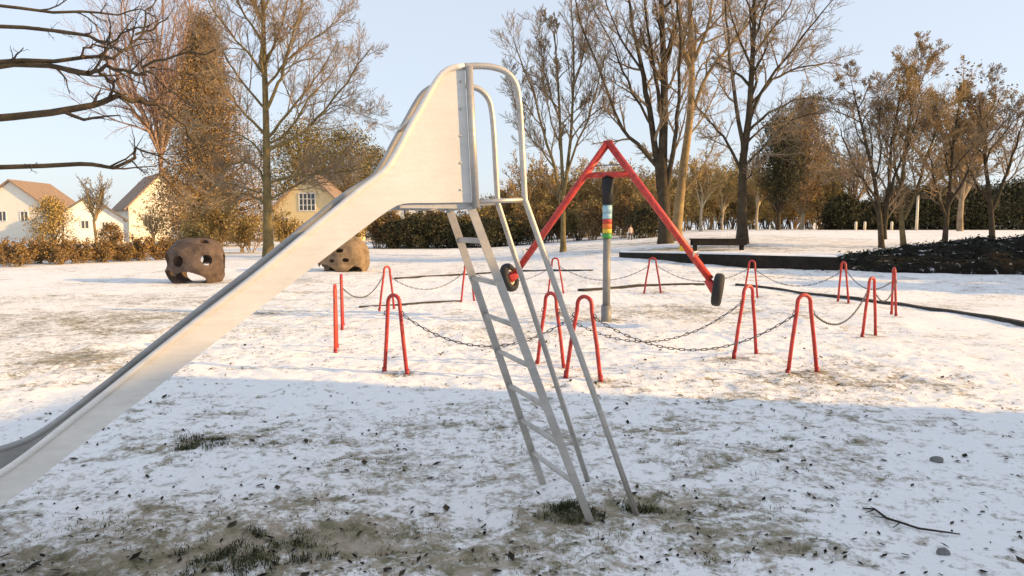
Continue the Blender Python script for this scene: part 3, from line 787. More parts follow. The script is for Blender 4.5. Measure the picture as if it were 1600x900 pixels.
def bare_tree(name, lab, base, Y, limbs, pr, mts, seed, group=None, extra=6, leaf=None, nleaf=0, lsize=.1, cat='tree'):
    """limbs: list of (pixel polyline, r0, r1, depth swing in metres at the tip). limb 0 is the trunk"""
    r = random.Random(seed); W = (Wood(), Wood()); tips = []
    for li, (px, r0, r1, dy) in enumerate(limbs):
        n = len(px); pts = []
        if dy is None: dy = r.uniform(-2.5, 2.5)
        L_ = 0
        for i, (x, y) in enumerate(px):
            f = i/(n-1); q = P(x, y, Y+dy*f*f*(1 if li else .3)); 
            if i == 0 and li == 0: q.z = gz(q.x, q.y)-.25
            pts.append(tuple(q))
        pts = crom(pts, 3 if n < 7 else 2)
        if li:   # a little waviness
            pts = [pts[0]]+[(a+r.gauss(0,.03), b_+r.gauss(0,.05), c+r.gauss(0,.03)) for a, b_, c in pts[1:]]
        m_ = len(pts); rad = [r0+(r1-r0)*(i/(m_-1))**.8 for i in range(m_)]
        if li == 0: rad[0] *= 1.45; rad[1] *= 1.08
        W[0].add(pts, rad, 10 if r0 > .1 else 7)
        Ln = sum(math.dist(a, b_) for a, b_ in zip(pts, pts[1:]))
        st = pr.start
        if li == 0: 
            pr.start = .45; n_old = pr.n; pr.n = (extra,)+tuple(pr.n[1:]); kids(W, pts, rad, min(Ln, 9)*.75, 0, r, pr, tips); pr.n = n_old; pr.start = st
        else:
            kids(W, pts, rad, min(Ln, 6.5), 1, r, pr, tips)
    org = limbs[0][0][0]; o = P(org[0], org[1], Y); o.z = gz(o.x, o.y)
    root = empty(name, o); tag(root, lab, cat, group)
    W[0].mesh('trunk', mts[0], root, o)
    if W[1].g: W[1].mesh('crown', mts[1], root, o)
    if leaf is not None and tips:
        rs = np.random.RandomState(seed); T = np.array(tips); C = T[rs.randint(0, len(T), nleaf)]+rs.normal(size=(nleaf,3))*lsize*1.6-np.array(o)
        vv, ff = leaf_cards(C, lsize, rs); np_mesh('foliage', vv, ff, leaf, root)
    return root

# big tree left of the slide
t1 = [([(420,400),(418,335),(417,265),(416,205),(414,130),(412,60),(410,-20),(408,-120),(404,-210)], .27, .05, 1.0),
  ([(415,322),(400,309),(370,303),(330,306),(298,313),(284,322)], .085, .03, -2), ([(416,296),(407,268),(386,253),(362,257),(345,268)], .08, .025, 2),
  ([(417,305),(392,297),(365,288),(338,283),(310,287)], .06, .02, 3), ([(420,286),(448,276),(480,274),(512,270),(542,268),(572,260)], .10, .03, -1.5),
  ([(421,312),(452,296),(482,279),(520,262),(548,250)], .07, .02, 2.5), ([(415,212),(386,180),(362,152),(342,122),(322,88)], .09, .025, -3),
  ([(415,170),(388,140),(362,106),(344,76),(322,40)], .08, .02, 3), ([(414,118),(388,82),(362,54),(336,18),(318,-10)], .075, .02, -2),
  ([(413,70),(384,24),(366,-10),(350,-60)], .07, .02, 2), ([(416,172),(436,130),(446,98),(456,58),(470,14),(480,-30)], .10, .03, -2),
  ([(417,216),(450,176),(482,136),(508,100),(528,62)], .09, .02, 2.5), ([(418,236),(462,215),(496,184),(532,142),(562,100),(582,74)], .10, .02, -3.2),
  ([(417,226),(454,202),(482,154),(514,118),(536,88)], .08, .02, 3.5), ([(500,180),(532,164),(562,178),(592,188)], .035, .012, -3),
  ([(413,110),(432,60),(446,20),(455,-30)], .08, .02, 3), ([(414,140),(440,105),(474,72),(514,44),(540,20)], .08, .02, 1),
  ([(412,40),(395,0),(380,-60)], .07, .02, -2), ([(411,20),(430,-30),(450,-90)], .07, .02, -2), ([(416,250),(392,222),(350,200),(310,196),(275,205)], .06, .018, 2)]
bare_tree('bare_tree', 'tall bare tree with one straight olive trunk behind the slide chute', None, 38, t1, Prm((0,17,11,8), (.75,.7,.65,.6), (.6,.46,.5,.55), .14, .06, .0068), (M['bark'], M['twig']), 21, extra=12)

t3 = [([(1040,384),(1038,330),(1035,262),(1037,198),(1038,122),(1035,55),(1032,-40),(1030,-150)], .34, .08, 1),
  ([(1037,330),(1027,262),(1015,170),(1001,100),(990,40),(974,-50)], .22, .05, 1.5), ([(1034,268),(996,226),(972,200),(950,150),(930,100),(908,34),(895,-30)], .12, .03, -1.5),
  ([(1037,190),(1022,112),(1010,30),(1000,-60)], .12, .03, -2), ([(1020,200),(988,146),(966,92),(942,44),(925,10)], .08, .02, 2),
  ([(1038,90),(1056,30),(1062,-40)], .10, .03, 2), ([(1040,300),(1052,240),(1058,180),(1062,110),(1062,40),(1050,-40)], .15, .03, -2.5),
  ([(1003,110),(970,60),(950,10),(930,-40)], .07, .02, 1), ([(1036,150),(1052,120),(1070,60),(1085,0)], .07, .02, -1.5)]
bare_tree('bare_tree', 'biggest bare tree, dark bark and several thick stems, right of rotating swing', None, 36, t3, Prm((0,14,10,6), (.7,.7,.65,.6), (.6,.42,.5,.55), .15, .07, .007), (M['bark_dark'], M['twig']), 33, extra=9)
t3b = [([(1055,381),(1061,322),(1069,252),(1078,184),(1081,112),(1079,40),(1076,-60),(1074,-150)], .30, .08, -.5),
  ([(1078,190),(1098,130),(1128,84),(1156,54),(1190,14),(1214,-20)], .12, .03, -2), ([(1081,100),(1104,48),(1116,-20),(1120,-90)], .12, .03, 2),
  ([(1080,150),(1096,100),(1150,84),(1190,70)], .06, .02, 2), ([(1082,70),(1130,20),(1160,-30)], .08, .02, -1), ([(1062,310),(1090,270),(1112,236),(1120,200)], .05, .018, -2),
  ([(1080,120),(1066,60),(1060,-10)], .08, .02, 2), ([(1074,215),(1100,180),(1120,140),(1128,100)], .06, .02, 2.5)]
bare_tree('bare_tree', 'tall bare tree with smooth tan trunk close behind the dark stemmed tree', None, 38.5, t3b, Prm((0,13,10,6), (.7,.7,.65,.6), (.6,.42,.5,.55), .15, .07, .007), (M['bark_tan'], M['twig_gold']), 34, extra=8)

t2 = [([(880,393),(880,345),(880,300),(877,240),(874,170),(870,100),(866,50)], .15, .03, 1),
  ([(880,312),(866,262),(850,205),(832,140),(812,92),(802,58)], .10, .02, -1.5), ([(881,300),(890,225),(895,152),(897,82),(893,20),(890,-20)], .10, .02, 1.5),
  ([(881,322),(872,312),(860,290),(854,278)], .07, .03, 1), ([(880,290),(904,220),(924,168),(938,118),(945,70)], .07, .02, -2),
  ([(866,262),(842,232),(822,205),(806,170)], .05, .015, 1), ([(875,190),(856,130),(846,80),(838,30)], .06, .015, 2), ([(890,225),(912,190),(940,170),(962,160)], .05, .015, 1.5),
  ([(893,140),(910,90),(916,40),(922,0)], .05, .015, -1.5), ([(852,205),(826,172),(806,140),(796,110)], .045, .015, 1.5)]
bare_tree('bare_tree', 'slender bare tree forking low, directly right of slide handrails', None, 36, t2, Prm((0,16,11,7), (.7,.6,.6,.6), (.6,.42,.5,.55), .13, .10, .0075), (M['bark'], M['twig']), 12, extra=10)

t4 = [([(1160,381),(1160,310),(1161,250),(1170,185),(1174,122),(1178,45),(1180,-30),(1182,-100)], .24, .05, 1),
  ([(1160,275),(1138,226),(1116,196),(1096,176),(1080,150)], .08, .02, -2), ([(1162,245),(1150,160),(1141,92),(1136,30),(1130,-30)], .11, .03, 2),
  ([(1172,186),(1200,126),(1238,78),(1272,36),(1300,0)], .09, .02, -2), ([(1176,160),(1208,126),(1244,108),(1290,98),(1312,102)], .07, .02, 2),
  ([(1170,205),(1202,176),(1240,158),(1280,152),(1306,164)], .07, .02, -1), ([(1166,225),(1190,200),(1220,192),(1250,200)], .06, .02, 3), ([(1176,90),(1210,40),(1240,0)], .08, .02, 1),
  ([(1177,110),(1150,50),(1136,0)], .07, .02, -2), ([(1162,260),(1185,238),(1210,214),(1240,186),(1275,176)], .07, .02, -3), ([(1178,60),(1196,10),(1210,-40)], .07, .02, 2), ([(1160,290),(1178,262),(1196,246)], .05, .02, -2)]
bare_tree('bare_tree', 'bare tree with dark single trunk left of the bushy trees at right', None, 32.5, t4, Prm((0,13,10,6), (.75,.75,.65,.6), (.6,.45,.5,.55), .16, .04, .007), (M['bark_dark'], M['twig']), 44, extra=10)

def lower(limbs, k):                    # a tree made shorter: its limbs keep their lower ends
    return [([(x, 372-(372-y)*k) for x, y in px], a, b_, c) for px, a, b_, c in limbs]
y5 = 30.0
t5 = [([(1379,376),(1374,330),(1366,262),(1352,190),(1340,130),(1333,100)], .13, .02, -1), ([(1382,374),(1386,300),(1390,220),(1400,150),(1412,90)], .11, .02, 1),
  ([(1376,345),(1352,280),(1330,220),(1312,170)], .07, .02, 1.5), ([(1386,300),(1404,240),(1425,180),(1440,120)], .07, .02, -1.5), ([(1378,350),(1398,310),(1416,270)], .06, .02, 2),
  ([(1372,310),(1348,262),(1322,250),(1300,255)], .06, .015, -1.5), ([(1366,262),(1376,200),(1372,150),(1378,104)], .05, .015, 1)]
bare_tree('bushy_tree', 'bushy many stemmed tree with dark base standing at the left edge of mound', None, y5, lower(t5, .84), Prm((0,15,12,7), (.7,.75,.7,.6), (.6,.5,.5,.55), .18, .08, .007), (M['bark_dark'], M['twig']), 51, extra=8, leaf=M['leaf_dim'], nleaf=600, lsize=.028, group='bushy trees at the right')
t6 = [([(1414,374),(1408,325),(1410,255),(1416,170),(1428,84),(1434,50)], .13, .02, 1), ([(1412,335),(1438,246),(1458,170),(1474,112)], .09, .02, -1), ([(1409,280),(1396,210),(1400,150),(1396,110)], .07, .02, 1.5),
  ([(1416,170),(1440,130),(1452,90)], .05, .015, 1.5), ([(1411,300),(1446,270),(1480,240),(1500,200)], .06, .015, 1)]
bare_tree('bushy_tree', 'tallest bushy tree with sunlit tan twigs on top of the mound', None, 30.6, lower(t6, .78), Prm((0,16,12,7), (.7,.7,.7,.6), (.6,.5,.5,.55), .18, .10, .007), (M['bark'], M['twig_gold']), 52, extra=9, leaf=M['leaf_brown'], nleaf=600, lsize=.028, group='bushy trees at the right')
t7 = [([(1476,376),(1480,320),(1486,250),(1490,180),(1498,120)], .13, .02, 1), ([(1478,330),(1462,270),(1452,210)], .08, .02, -1), ([(1481,310),(1510,250),(1530,190),(1545,140)], .08, .02, 1)]
bare_tree('bushy_tree', 'dense dark bushy tree just right of the tallest bushy tree', None, 30.2, lower(t7, .80), Prm((0,15,12,7), (.7,.75,.7,.6), (.6,.5,.5,.55), .18, .09, .007), (M['bark_dark'], M['twig']), 53, extra=9, leaf=M['leaf_dim'], nleaf=600, lsize=.028, group='bushy trees at the right')
t8 = [([(1552,376),(1548,310),(1540,230),(1535,160),(1530,105)], .14, .02, 1), ([(1549,320),(1572,250),(1590,190),(1600,140)], .09, .02, -1), ([(1546,300),(1520,250),(1505,200)], .08, .02, 1.5)]
bare_tree('bushy_tree', 'bushy brown tree nearest the right edge behind the mound', None, 30.8, lower(t8, .80), Prm((0,15,12,7), (.7,.75,.7,.6), (.6,.5,.5,.55), .18, .09, .007), (M['bark_dark'], M['twig']), 54, extra=9, leaf=M['leaf_dim'], nleaf=600, lsize=.028, group='bushy trees at the right')

# near tree left of the picture: only its long crooked branches reach into the view
t0 = [([(-270,560),(-265,450),(-262,330),(-255,200),(-250,80),(-248,-60),(-244,-200)], .26, .12, .5),
  ([(-256,230),(-120,200),(20,186),(125,168),(158,161),(188,152),(216,155),(246,164),(272,182),(296,214),(316,250)], .085, .016, .8),
  ([(-252,130),(-110,112),(20,104),(125,110),(142,114),(155,110),(180,108),(210,117),(232,106),(258,89),(296,85),(330,80)], .06, .012, -.8),
  ([(155,112),(170,122),(182,136),(187,152)], .03, .022, 0),
  ([(-250,110),(-90,102),(40,96),(126,91),(183,88),(196,72),(212,56),(236,46),(262,30)], .05, .012, .5),
  ([(127,90),(136,78),(152,74),(180,80)], .026, .014, .3), ([(-249,60),(-100,46),(40,42),(125,53),(152,62),(172,68),(188,55),(196,48),(230,40)], .045, .01, -.6),
  ([(-249,10),(-100,8),(30,10),(125,15),(156,20),(200,18),(242,23)], .04, .009, .6), ([(-258,300),(-120,268),(0,262),(125,259),(150,262),(174,262),(204,250),(210,240),(220,234),(240,238),(262,250)], .055, .012, -.5),
  ([(188,154),(205,172),(222,190),(245,212)], .018, .007, .5), ([(210,118),(230,112),(264,140),(300,165)], .016, .006, -.5), ([(232,106),(262,108),(300,120),(340,118)], .014, .006, .6), ([(212,54),(232,20),(244,-20)], .022, .008, .5),
  ([(-246,-60),(-80,-60),(80,-40),(180,-20),(240,-30)], .06, .015, 1)]
bare_tree('bare_tree', 'near tree whose crooked black branches reach in at the upper left', None, 12.3, t0, Prm((0,9,4,2), (.75,.75,.7,.6), (.4,.17,.45,.5), .17, .02, .0038), (M['bark_dark'], M['twig_dark']), 60, extra=5)

# ------------------------------------------------------------------ background trees, bushes, hedges
def envelope_tree(name, lab, px, ybase, ytop, wpx, Y, leaf, mts, seed, shape='round', n=5000, ls=.22, group=None, stem=.0, pale=False, clump=.5, twn=60):
    r = random.Random(seed); rs = np.random.RandomState(seed)
    q = P(px, ybase, Y); q.z = gz(q.x, q.y); H_ = P(px, ytop, Y).z-q.z; Wd = wpx*Y/F/2
    root = empty(name, q); tag(root, lab, 'bush' if 'bush' in name or 'hedge' in name or 'shrub' in name else 'tree', group)
    W = (Wood(), Wood())
    rt = max(.05, H_*.018)
    nt_ = 1 if 'bush' not in name else 5
    for k in range(nt_):
        px0 = (0 if nt_ == 1 else r.uniform(-.4,.4)*Wd); top_ = H_*(.93 if shape == 'cone' else .8)*r.uniform(.8,1)
        pts = [(px0, 0, -.2), (px0+r.gauss(0,.1), r.gauss(0,.1), top_*.3), (px0*1.3+r.gauss(0,.15), r.gauss(0,.2), top_*.65), (px0*1.5+r.gauss(0,.2), r.gauss(0,.2), top_)]
        pts = crom(pts, 3); W[0].add(pts, [rt*(1-.85*i/9) for i in range(10)], 7)
    # branches and leaf clumps inside an uneven envelope
    nc = int(n/28); C = []
    lobes = [(r.uniform(0,6.28), r.uniform(-1,1), r.uniform(.75,1.2)) for _ in range(7)]
    for k in range(nc):
        f = rs.random_sample()**(1.15 if shape == 'cone' else .8)
        if shape == 'cone': rad = (1-f)**.95*(1-.35*math.exp(-((f-.0)/.08)**2)); zc_ = stem+(1-stem)*f
        elif shape == 'hedge': rad = 1-.25*f**3; zc_ = .04+.92*f
        else: rad = math.sqrt(max(0, 1-(2*f-.9)**2/1.25)); zc_ = stem+(1-stem)*f
        a = rs.uniform(0, 6.283)
        lob = 1+.22*math.sin(3*a+seed+zc_*5)+.18*math.sin(5*a+seed*2.1-zc_*9)
        rr = rad*Wd*lob*math.sqrt(rs.uniform(.12,1))*(.82+.3*rs.random_sample())
        C.append((rr*math.cos(a), rr*math.sin(a)*(.9 if shape != 'hedge' else .45), zc_*H_*(1+.05*math.sin(a*2+seed))))
    C = np.array(C)
    cs = clump*Wd/3.0 if shape != 'hedge' else clump*.5
    pts = np.repeat(C, 28, 0)+rs.normal(size=(nc*28,3))*[cs, cs, cs*.75]
    pts[:,2] = np.maximum(pts[:,2], .03)
    vv, ff = leaf_cards(pts, ls, rs, 0, .5)
    np_mesh('foliage', vv, ff, leaf, root)
    for k in range(min(twn, nc)):
        c = C[rs.randint(nc)]; z0 = max(0, c[2]*r.uniform(.45,.8)); 
        W[1].add([(0+r.gauss(0,.05), r.gauss(0,.05), z0), (c[0]*.5, c[1]*.5, (z0+c[2])/2+.1), tuple(c)], [rt*.35, rt*.22, .012], 4)
    W[0].mesh('trunk', mts[0], root)
    W[1].mesh('branches', mts[1], root)
    return root

def copy_tree(o, loc, rz, sc, lab, group=None):
    c = o.copy(); COL.objects.link(c); c.location = loc; c.rotation_euler = (0,0,rz); c.scale = sc
    if lab: c['label'] = lab
    if group: c['group'] = group
    for ch in list(o.children):
        d = ch.copy(); COL.objects.link(d); d.parent = c
    return c

def twiggy(name, lab, px, ybase, ytop, wpx, Y, mts, seed, group=None, pr=None, stems=7, leaf=None, nleaf=0, lsize=.12, trunk=0.0, cat=None, thin=1.0):
    """a bare bush or small tree: several stems fanning out, thick with twigs"""
    r = random.Random(seed); q = P(px, ybase, Y); q.z = gz(q.x, q.y); H_ = P(px, ytop, Y).z-q.z; Wd = wpx*Y/F/2
    pr = pr or Prm((0,9,7,3), (.6,.6,.6,.6), (.6,.5,.5,.55), .16, .07, .011, 4, start=.15)
    W = (Wood(), Wood()); tips = []
    z0 = trunk*H_
    if trunk: W[0].add([(0,0,-.2), (r.gauss(0,.05),0,z0*.5), (r.gauss(0,.08),0,z0*1.05)], [H_*.022*thin, H_*.018*thin, H_*.015*thin], 8)
    for k in range(stems):
        a = 2.4*k+r.uniform(-.4,.4); sp_ = math.sqrt((k+.5)/stems)
        L_ = (H_-z0)*(1.02-.28*sp_)*r.uniform(.85,1.05)
        ang = math.atan2(Wd*sp_*.95, (H_-z0)*.8)
        d = (math.sin(ang)*math.cos(a), math.sin(ang)*math.sin(a), math.cos(ang))
        s0 = (0,0,z0) if trunk else (r.gauss(0,Wd*.12), r.gauss(0,Wd*.12), -.1)
        grow(W, s0, d, L_, H_*(.012 if trunk else .009)*thin+.008, 1, r, pr, tips)
    root = empty(name, q); tag(root, lab, cat or ('bush' if 'bush' in name or 'shrub' in name else 'tree'), group)
    W[0].mesh('trunk' if trunk else 'stems', mts[0], root)
    W[1].mesh('crown', mts[1], root)
    if leaf is not None:
        rs = np.random.RandomState(seed); T = np.array(tips); C = T[rs.randint(0, len(T), nleaf)]+rs.normal(size=(nleaf,3))*lsize*1.5
        C[:,2] = np.maximum(C[:,2], .02)
        vv, ff = leaf_cards(C, lsize, rs); np_mesh('foliage', vv, ff, leaf, root)
    return root

# brown conifer and its neighbours at the left
envelope_tree('conifer', 'tall brown pointed conifer left of the straight olive trunk', 332, 398, 38, 225, 62, M['leaf_larch'], (M['bark'], M['twig']), 5, 'cone', 90000, .08, stem=.03, clump=.27, twn=420)
twiggy('birch_tree', 'pinkish bare birch behind the crooked branches, left of pointed conifer', 258, 398, -60, 165, 100, (M['twig_rose'], M['twig_rose']), 6, trunk=.30, stems=14, thin=.5, pr=Prm((0,12,9,6), (.55,.55,.6,.6), (.6,.5,.5,.55), .15, .05, .010, 4, start=.1))
twiggy('bare_tree', 'small leaning golden tree in front of the cream gabled house', 241, 402, 318, 46, 42, (M['twig_gold'], M['twig_gold']), 16, trunk=.35, stems=6)
envelope_tree('broadleaf_tree', 'broad olive gold tree behind the yellow house', 478, 392, 198, 140, 108, M['leaf_olive'], (M['bark'], M['twig']), 7, 'round', 20000, .16, stem=.15, clump=.5, twn=200)
envelope_tree('broadleaf_tree', 'narrow olive tree between the yellow house and the top of the chute', 548, 390, 206, 90, 92, M['leaf_olive'], (M['bark'], M['twig']), 8, 'round', 13000, .14, stem=.08, clump=.42)
envelope_tree('broadleaf_tree', 'small olive tree just left of the chute bend', 590, 388, 236, 66, 96, M['leaf_olive'], (M['bark'], M['twig']), 9, 'round', 10000, .13, stem=.08, clump=.42)
# golden brown bushes behind the left climbing dome
GB = 'golden brown bushes along the left edge of the snow'
lefts = [(338,401,300,92,44),(382,399,322,80,46),(312,402,345,50,42),(448,396,330,70,50),(505,394,340,70,52),(545,391,330,80,54)]
labs = ['golden bush directly above the brown climbing dome', 'golden bush just left of the straight olive trunk', 'small golden bush left of the brown dome top, before cream house',
        'golden bush between the olive trunk and the chute', 'golden bush under the chute, lower edge of yellow house', 'golden bush behind the tan dome']
for i, (px, yb, yt, wp_, Y) in enumerate(lefts):
    twiggy('bush', labs[i], px, yb, yt, wp_, Y, (M['twig_gold'], M['twig_gold']), 70+i, GB, leaf=M['leaf_gold'], nleaf=3200, lsize=.065, stems=11)
# low hedge at far left
hb = twiggy('hedge_bush', 'low brown hedge bush in the row before the white houses at left', 60, 414, 372, 56, 31.5, (M['twig'], M['twig']), 90, 'low brown hedge bushes at left', stems=10, leaf=M['leaf_rust'], nleaf=3000, lsize=.04)
k = 0
for px in (0, 28, 95, 128, 160, 190, 218, 246, 272, -40):
    yb = 412-(px-125)*.045 if px > 0 else 414; c = G(px, yb); r = random.Random(px+500)
    copy_tree(hb, c, r.uniform(0,6), (r.uniform(.85,1.2), 1, r.uniform(.8,1.15)), None)
envelope_tree('shrub_bush', 'dark brown shrub standing before the white house at far left', 176, 411, 352, 42, 35, M['leaf_rust'], (M['bark_dark'], M['twig']), 92, 'round', 5000, .04, stem=.05, clump=.5)
envelope_tree('shrub_bush', 'tall golden shrub at the left edge beside the white house', 84, 413, 312, 60, 37, M['leaf_gold'], (M['bark_dark'], M['twig']), 93, 'round', 9000, .045, stem=.05, clump=.5)
twiggy('bare_tree', 'thin golden tree at far left between the two pale houses', 152, 411, 268, 60, 44, (M['twig_gold'], M['twig_gold']), 95, trunk=.4, stems=7)
# dark hedge behind the ladder
HB = 'brown bushes of the long hedge beyond the snow'
hd = [twiggy('hedge_bush', 'brown hedge bush in the long row behind the slide and swing', 612, 387, 326, 60, 56, (M['twig'], M['twig']), 100, HB, stems=11, leaf=M['leaf_brown'], nleaf=4200, lsize=.07),
      twiggy('hedge_bush', 'brown hedge bush in the long row behind the slide and swing', 660, 386, 320, 66, 57, (M['twig_dark'], M['twig']), 101, HB, stems=11, leaf=M['leaf_olive'], nleaf=4200, lsize=.07)]
hg = twiggy('hedge_bush', 'tall golden brown bush in the back row behind the long hedge', 770, 386, 310, 64, 72, (M['twig_gold'], M['twig_gold']), 102, 'golden brown bushes behind the long hedge', stems=12, leaf=M['leaf_gold'], nleaf=5200, lsize=.075)
for i, px in enumerate(range(590, 1070, 24)):
    r = random.Random(i*3+1); Y = 57+r.uniform(-2,3)-max(0, (px-850)/220*5); c = P(px, 386, Y); c.z = gz(c.x, c.y)-.05
    copy_tree(hd[i % 2], c, r.uniform(0,6), (r.uniform(.9,1.3), 1, r.uniform(.8,1.12)), None)
dk = envelope_tree('evergreen_bush', 'dark evergreen bush at the foot of the long brown hedge', 688, 387, 338, 64, 55, M['leaf_dark'], (M['bark_dark'], M['twig_dark']), 104, 'round', 5200, .085, stem=0, clump=.5, group='dark evergreen bushes in the hedge')
for i, px in enumerate((622, 655, 722, 758, 795, 1010)):
    r = random.Random(i+40); c = P(px, 387, 55+r.uniform(-1,1) - (6 if px > 1000 else 0)); c.z = gz(c.x, c.y)
    copy_tree(dk, c, r.uniform(0,6), (r.uniform(.8,1.2), 1, r.uniform(.7,1.05)), None)
for i, px in enumerate(range(785, 1075, 21)):
    r = random.Random(i+300); Y = 72+r.uniform(-4,5); c = P(px, 384, Y); c.z = gz(c.x, c.y)-.05
    copy_tree(hg, c, r.uniform(0,6), (r.uniform(1.3,1.7), 1.3, r.uniform(1.0,1.7)), None)
# golden trees behind the swing
gt = [(838,388,232,90,66,'golden twiggy tree right behind the ladder handrails'),(905,386,246,100,68,'golden twiggy tree behind the left swing arm'),(968,384,252,90,66,'golden twiggy tree behind the swing post'),
      (1020,380,262,80,62,'golden twiggy tree left of the biggest tree'),(775,388,300,90,70,'low golden twiggy tree behind the platform brace')]
for i, (px, yb, yt, wp_, Y, lb) in enumerate(gt):
    twiggy('bare_tree', lb, px, yb, yt, wp_*1.1, Y, (M['twig_gold'], M['twig_gold']), 110+i, 'golden twiggy trees behind the swing', stems=10, leaf=M['leaf_gold' if i % 2 else 'leaf_rust'], nleaf=3600, lsize=.075, trunk=.12)
# right side, beyond the snowy rise
rt_ = [(1095,366,232,96,64,'M','small golden tree with pale trunk right of the biggest tree'),(1128,363,262,60,74,'M','thin golden tree with pale trunk left of dark single trunk'),
       (1182,361,238,80,72,'M','golden tree just right of the dark single trunk')]
for i, (px, yb, yt, wp_, Y, _, lb) in enumerate(rt_):
    twiggy('bare_tree', lb, px, yb, yt, wp_, Y, (M['bark_pale'], M['twig_gold']), 130+i, 'small pale trunked trees beyond the rise', stems=9, trunk=.28, leaf=M['leaf_gold'], nleaf=2600, lsize=.075)
envelope_tree('evergreen_tree', 'dark leafy tree behind the dark single trunk', 1216, 360, 182, 64, 70, M['leaf_dark'], (M['bark_dark'], M['twig_dark']), 140, 'round', 15000, .10, stem=.25, clump=.5, twn=200)
envelope_tree('leafy_tree', 'rusty brown leafy tree with pale stem right of dark leafy tree', 1252, 359, 158, 72, 76, M['leaf_larch'], (M['bark_pale'], M['twig']), 141, 'round', 16000, .10, stem=.18, clump=.5, twn=200)
envelope_tree('conifer', 'tiny dark distant conifer above the white hut', 1288, 357, 282, 20, 130, M['leaf_dark'], (M['bark_dark'], M['twig_dark']), 142, 'cone', 1200, .26, stem=.05, clump=.35)
for i, px in enumerate(range(1058, 1300, 17)):
    r = random.Random(i+900); Y = 88+r.uniform(-6,8); c = P(px, 360, Y); c.z = gz(c.x, c.y)-.1
    copy_tree((hd[1], hg)[i % 2], c, r.uniform(0,6), (r.uniform(1.3,1.8), 1.3, r.uniform(1.5,2.6)), 'brown bush in the far row beyond the snowy rise at right', 'far brown bushes beyond the rise')
# dark evergreen hedge and bushes at right
for i, (px, yt, wp_, lb) in enumerate(((1318,312,60,'grey green evergreen bush right of the white hut'),(1362,322,60,'low evergreen bush behind left stems of bushy trees'),(1408,300,70,'dark evergreen bush behind the tallest bushy tree'),
      (1462,296,80,'dark evergreen bush right of the slender pale pole'),(1520,300,90,'broad dark evergreen bush behind the right hand trees'),(1590,290,100,'dark evergreen bush at the far right edge'))):
    envelope_tree('evergreen_bush', lb, px, 359, yt, wp_, 74, M['leaf_dark'], (M['bark_dark'], M['twig_dark']), 150+i, 'round', 15000, .13, stem=0, clump=.6, group='dark evergreens beyond the rise')
twiggy('bare_tree', 'brown twiggy tree far behind the gap left of the bushy trees', 1330, 358, 210, 90, 84, (M['twig'], M['twig']), 160, trunk=.2, stems=9)
twiggy('bare_tree', 'brown twiggy tree behind the bushy trees near the right edge', 1500, 360, 120, 150, 60, (M['twig'], M['twig_gold']), 161, trunk=.2, stems=10, leaf=M['leaf_brown'], nleaf=3000, lsize=.13)
# extra: dark conifers just outside the view at the right; their shade lies over the snow beyond the ring
cf = envelope_tree('conifer', 'dense dark conifer standing outside the view at right', 1600, 360, 150, 150, 24, M['leaf_dark'], (M['bark_dark'], M['twig_dark']), 170, 'cone', 9000, .22, stem=.02, clump=.5, group='conifers outside the view')
cf.location = (25.5, 17.5, gz(25.5, 17.5))
for (x, y, s) in ((28.5,19.5,1.05),(25.5,15.2,.95),(29,16.8,1.05),(27.5,21.5,1.0),(31.5,22.5,1.1),(32,19.0,1.15),(33,27.5,.9),(30.5,25.5,.85),(35,29.5,.9)):
    copy_tree(cf, (x, y, gz(x, y)), x, (s,s,s), None)

# ------------------------------------------------------------------ pale pole and far posts
pp = P(1432, 357, 66); pp.z = gz(pp.x, pp.y)
e_ = empty('pole', pp); tag(e_, 'slender pale pole standing beyond the trees at right', 'pole')
MB().tube([(0,0,-.1), (0,0,3.2)], [.13,.10], 10).build('shaft', M['cream'], e_, True); MB().tube([(0,0,3.2), (0,0,3.3)], [.13,.09], 10).build('cap', M['grey'], e_, True)
pr0 = None
for i, px in enumerate((1337, 1351, 1393)):
    q = P(px, 358, 70); q.z = gz(q.x, q.y)
    o = MB().tube([(0,0,-.1), (0,0,.75), (0,0,.85)], [.13,.13,.07], 8).build('bollard', M['cream'], None, True); o.location = q
    tag(o, 'short pale post, %s at the far edge of the snow' % ('leftmost of three', 'middle one of three', 'rightmost of three')[i], 'post', 'short pale posts at the far edge')

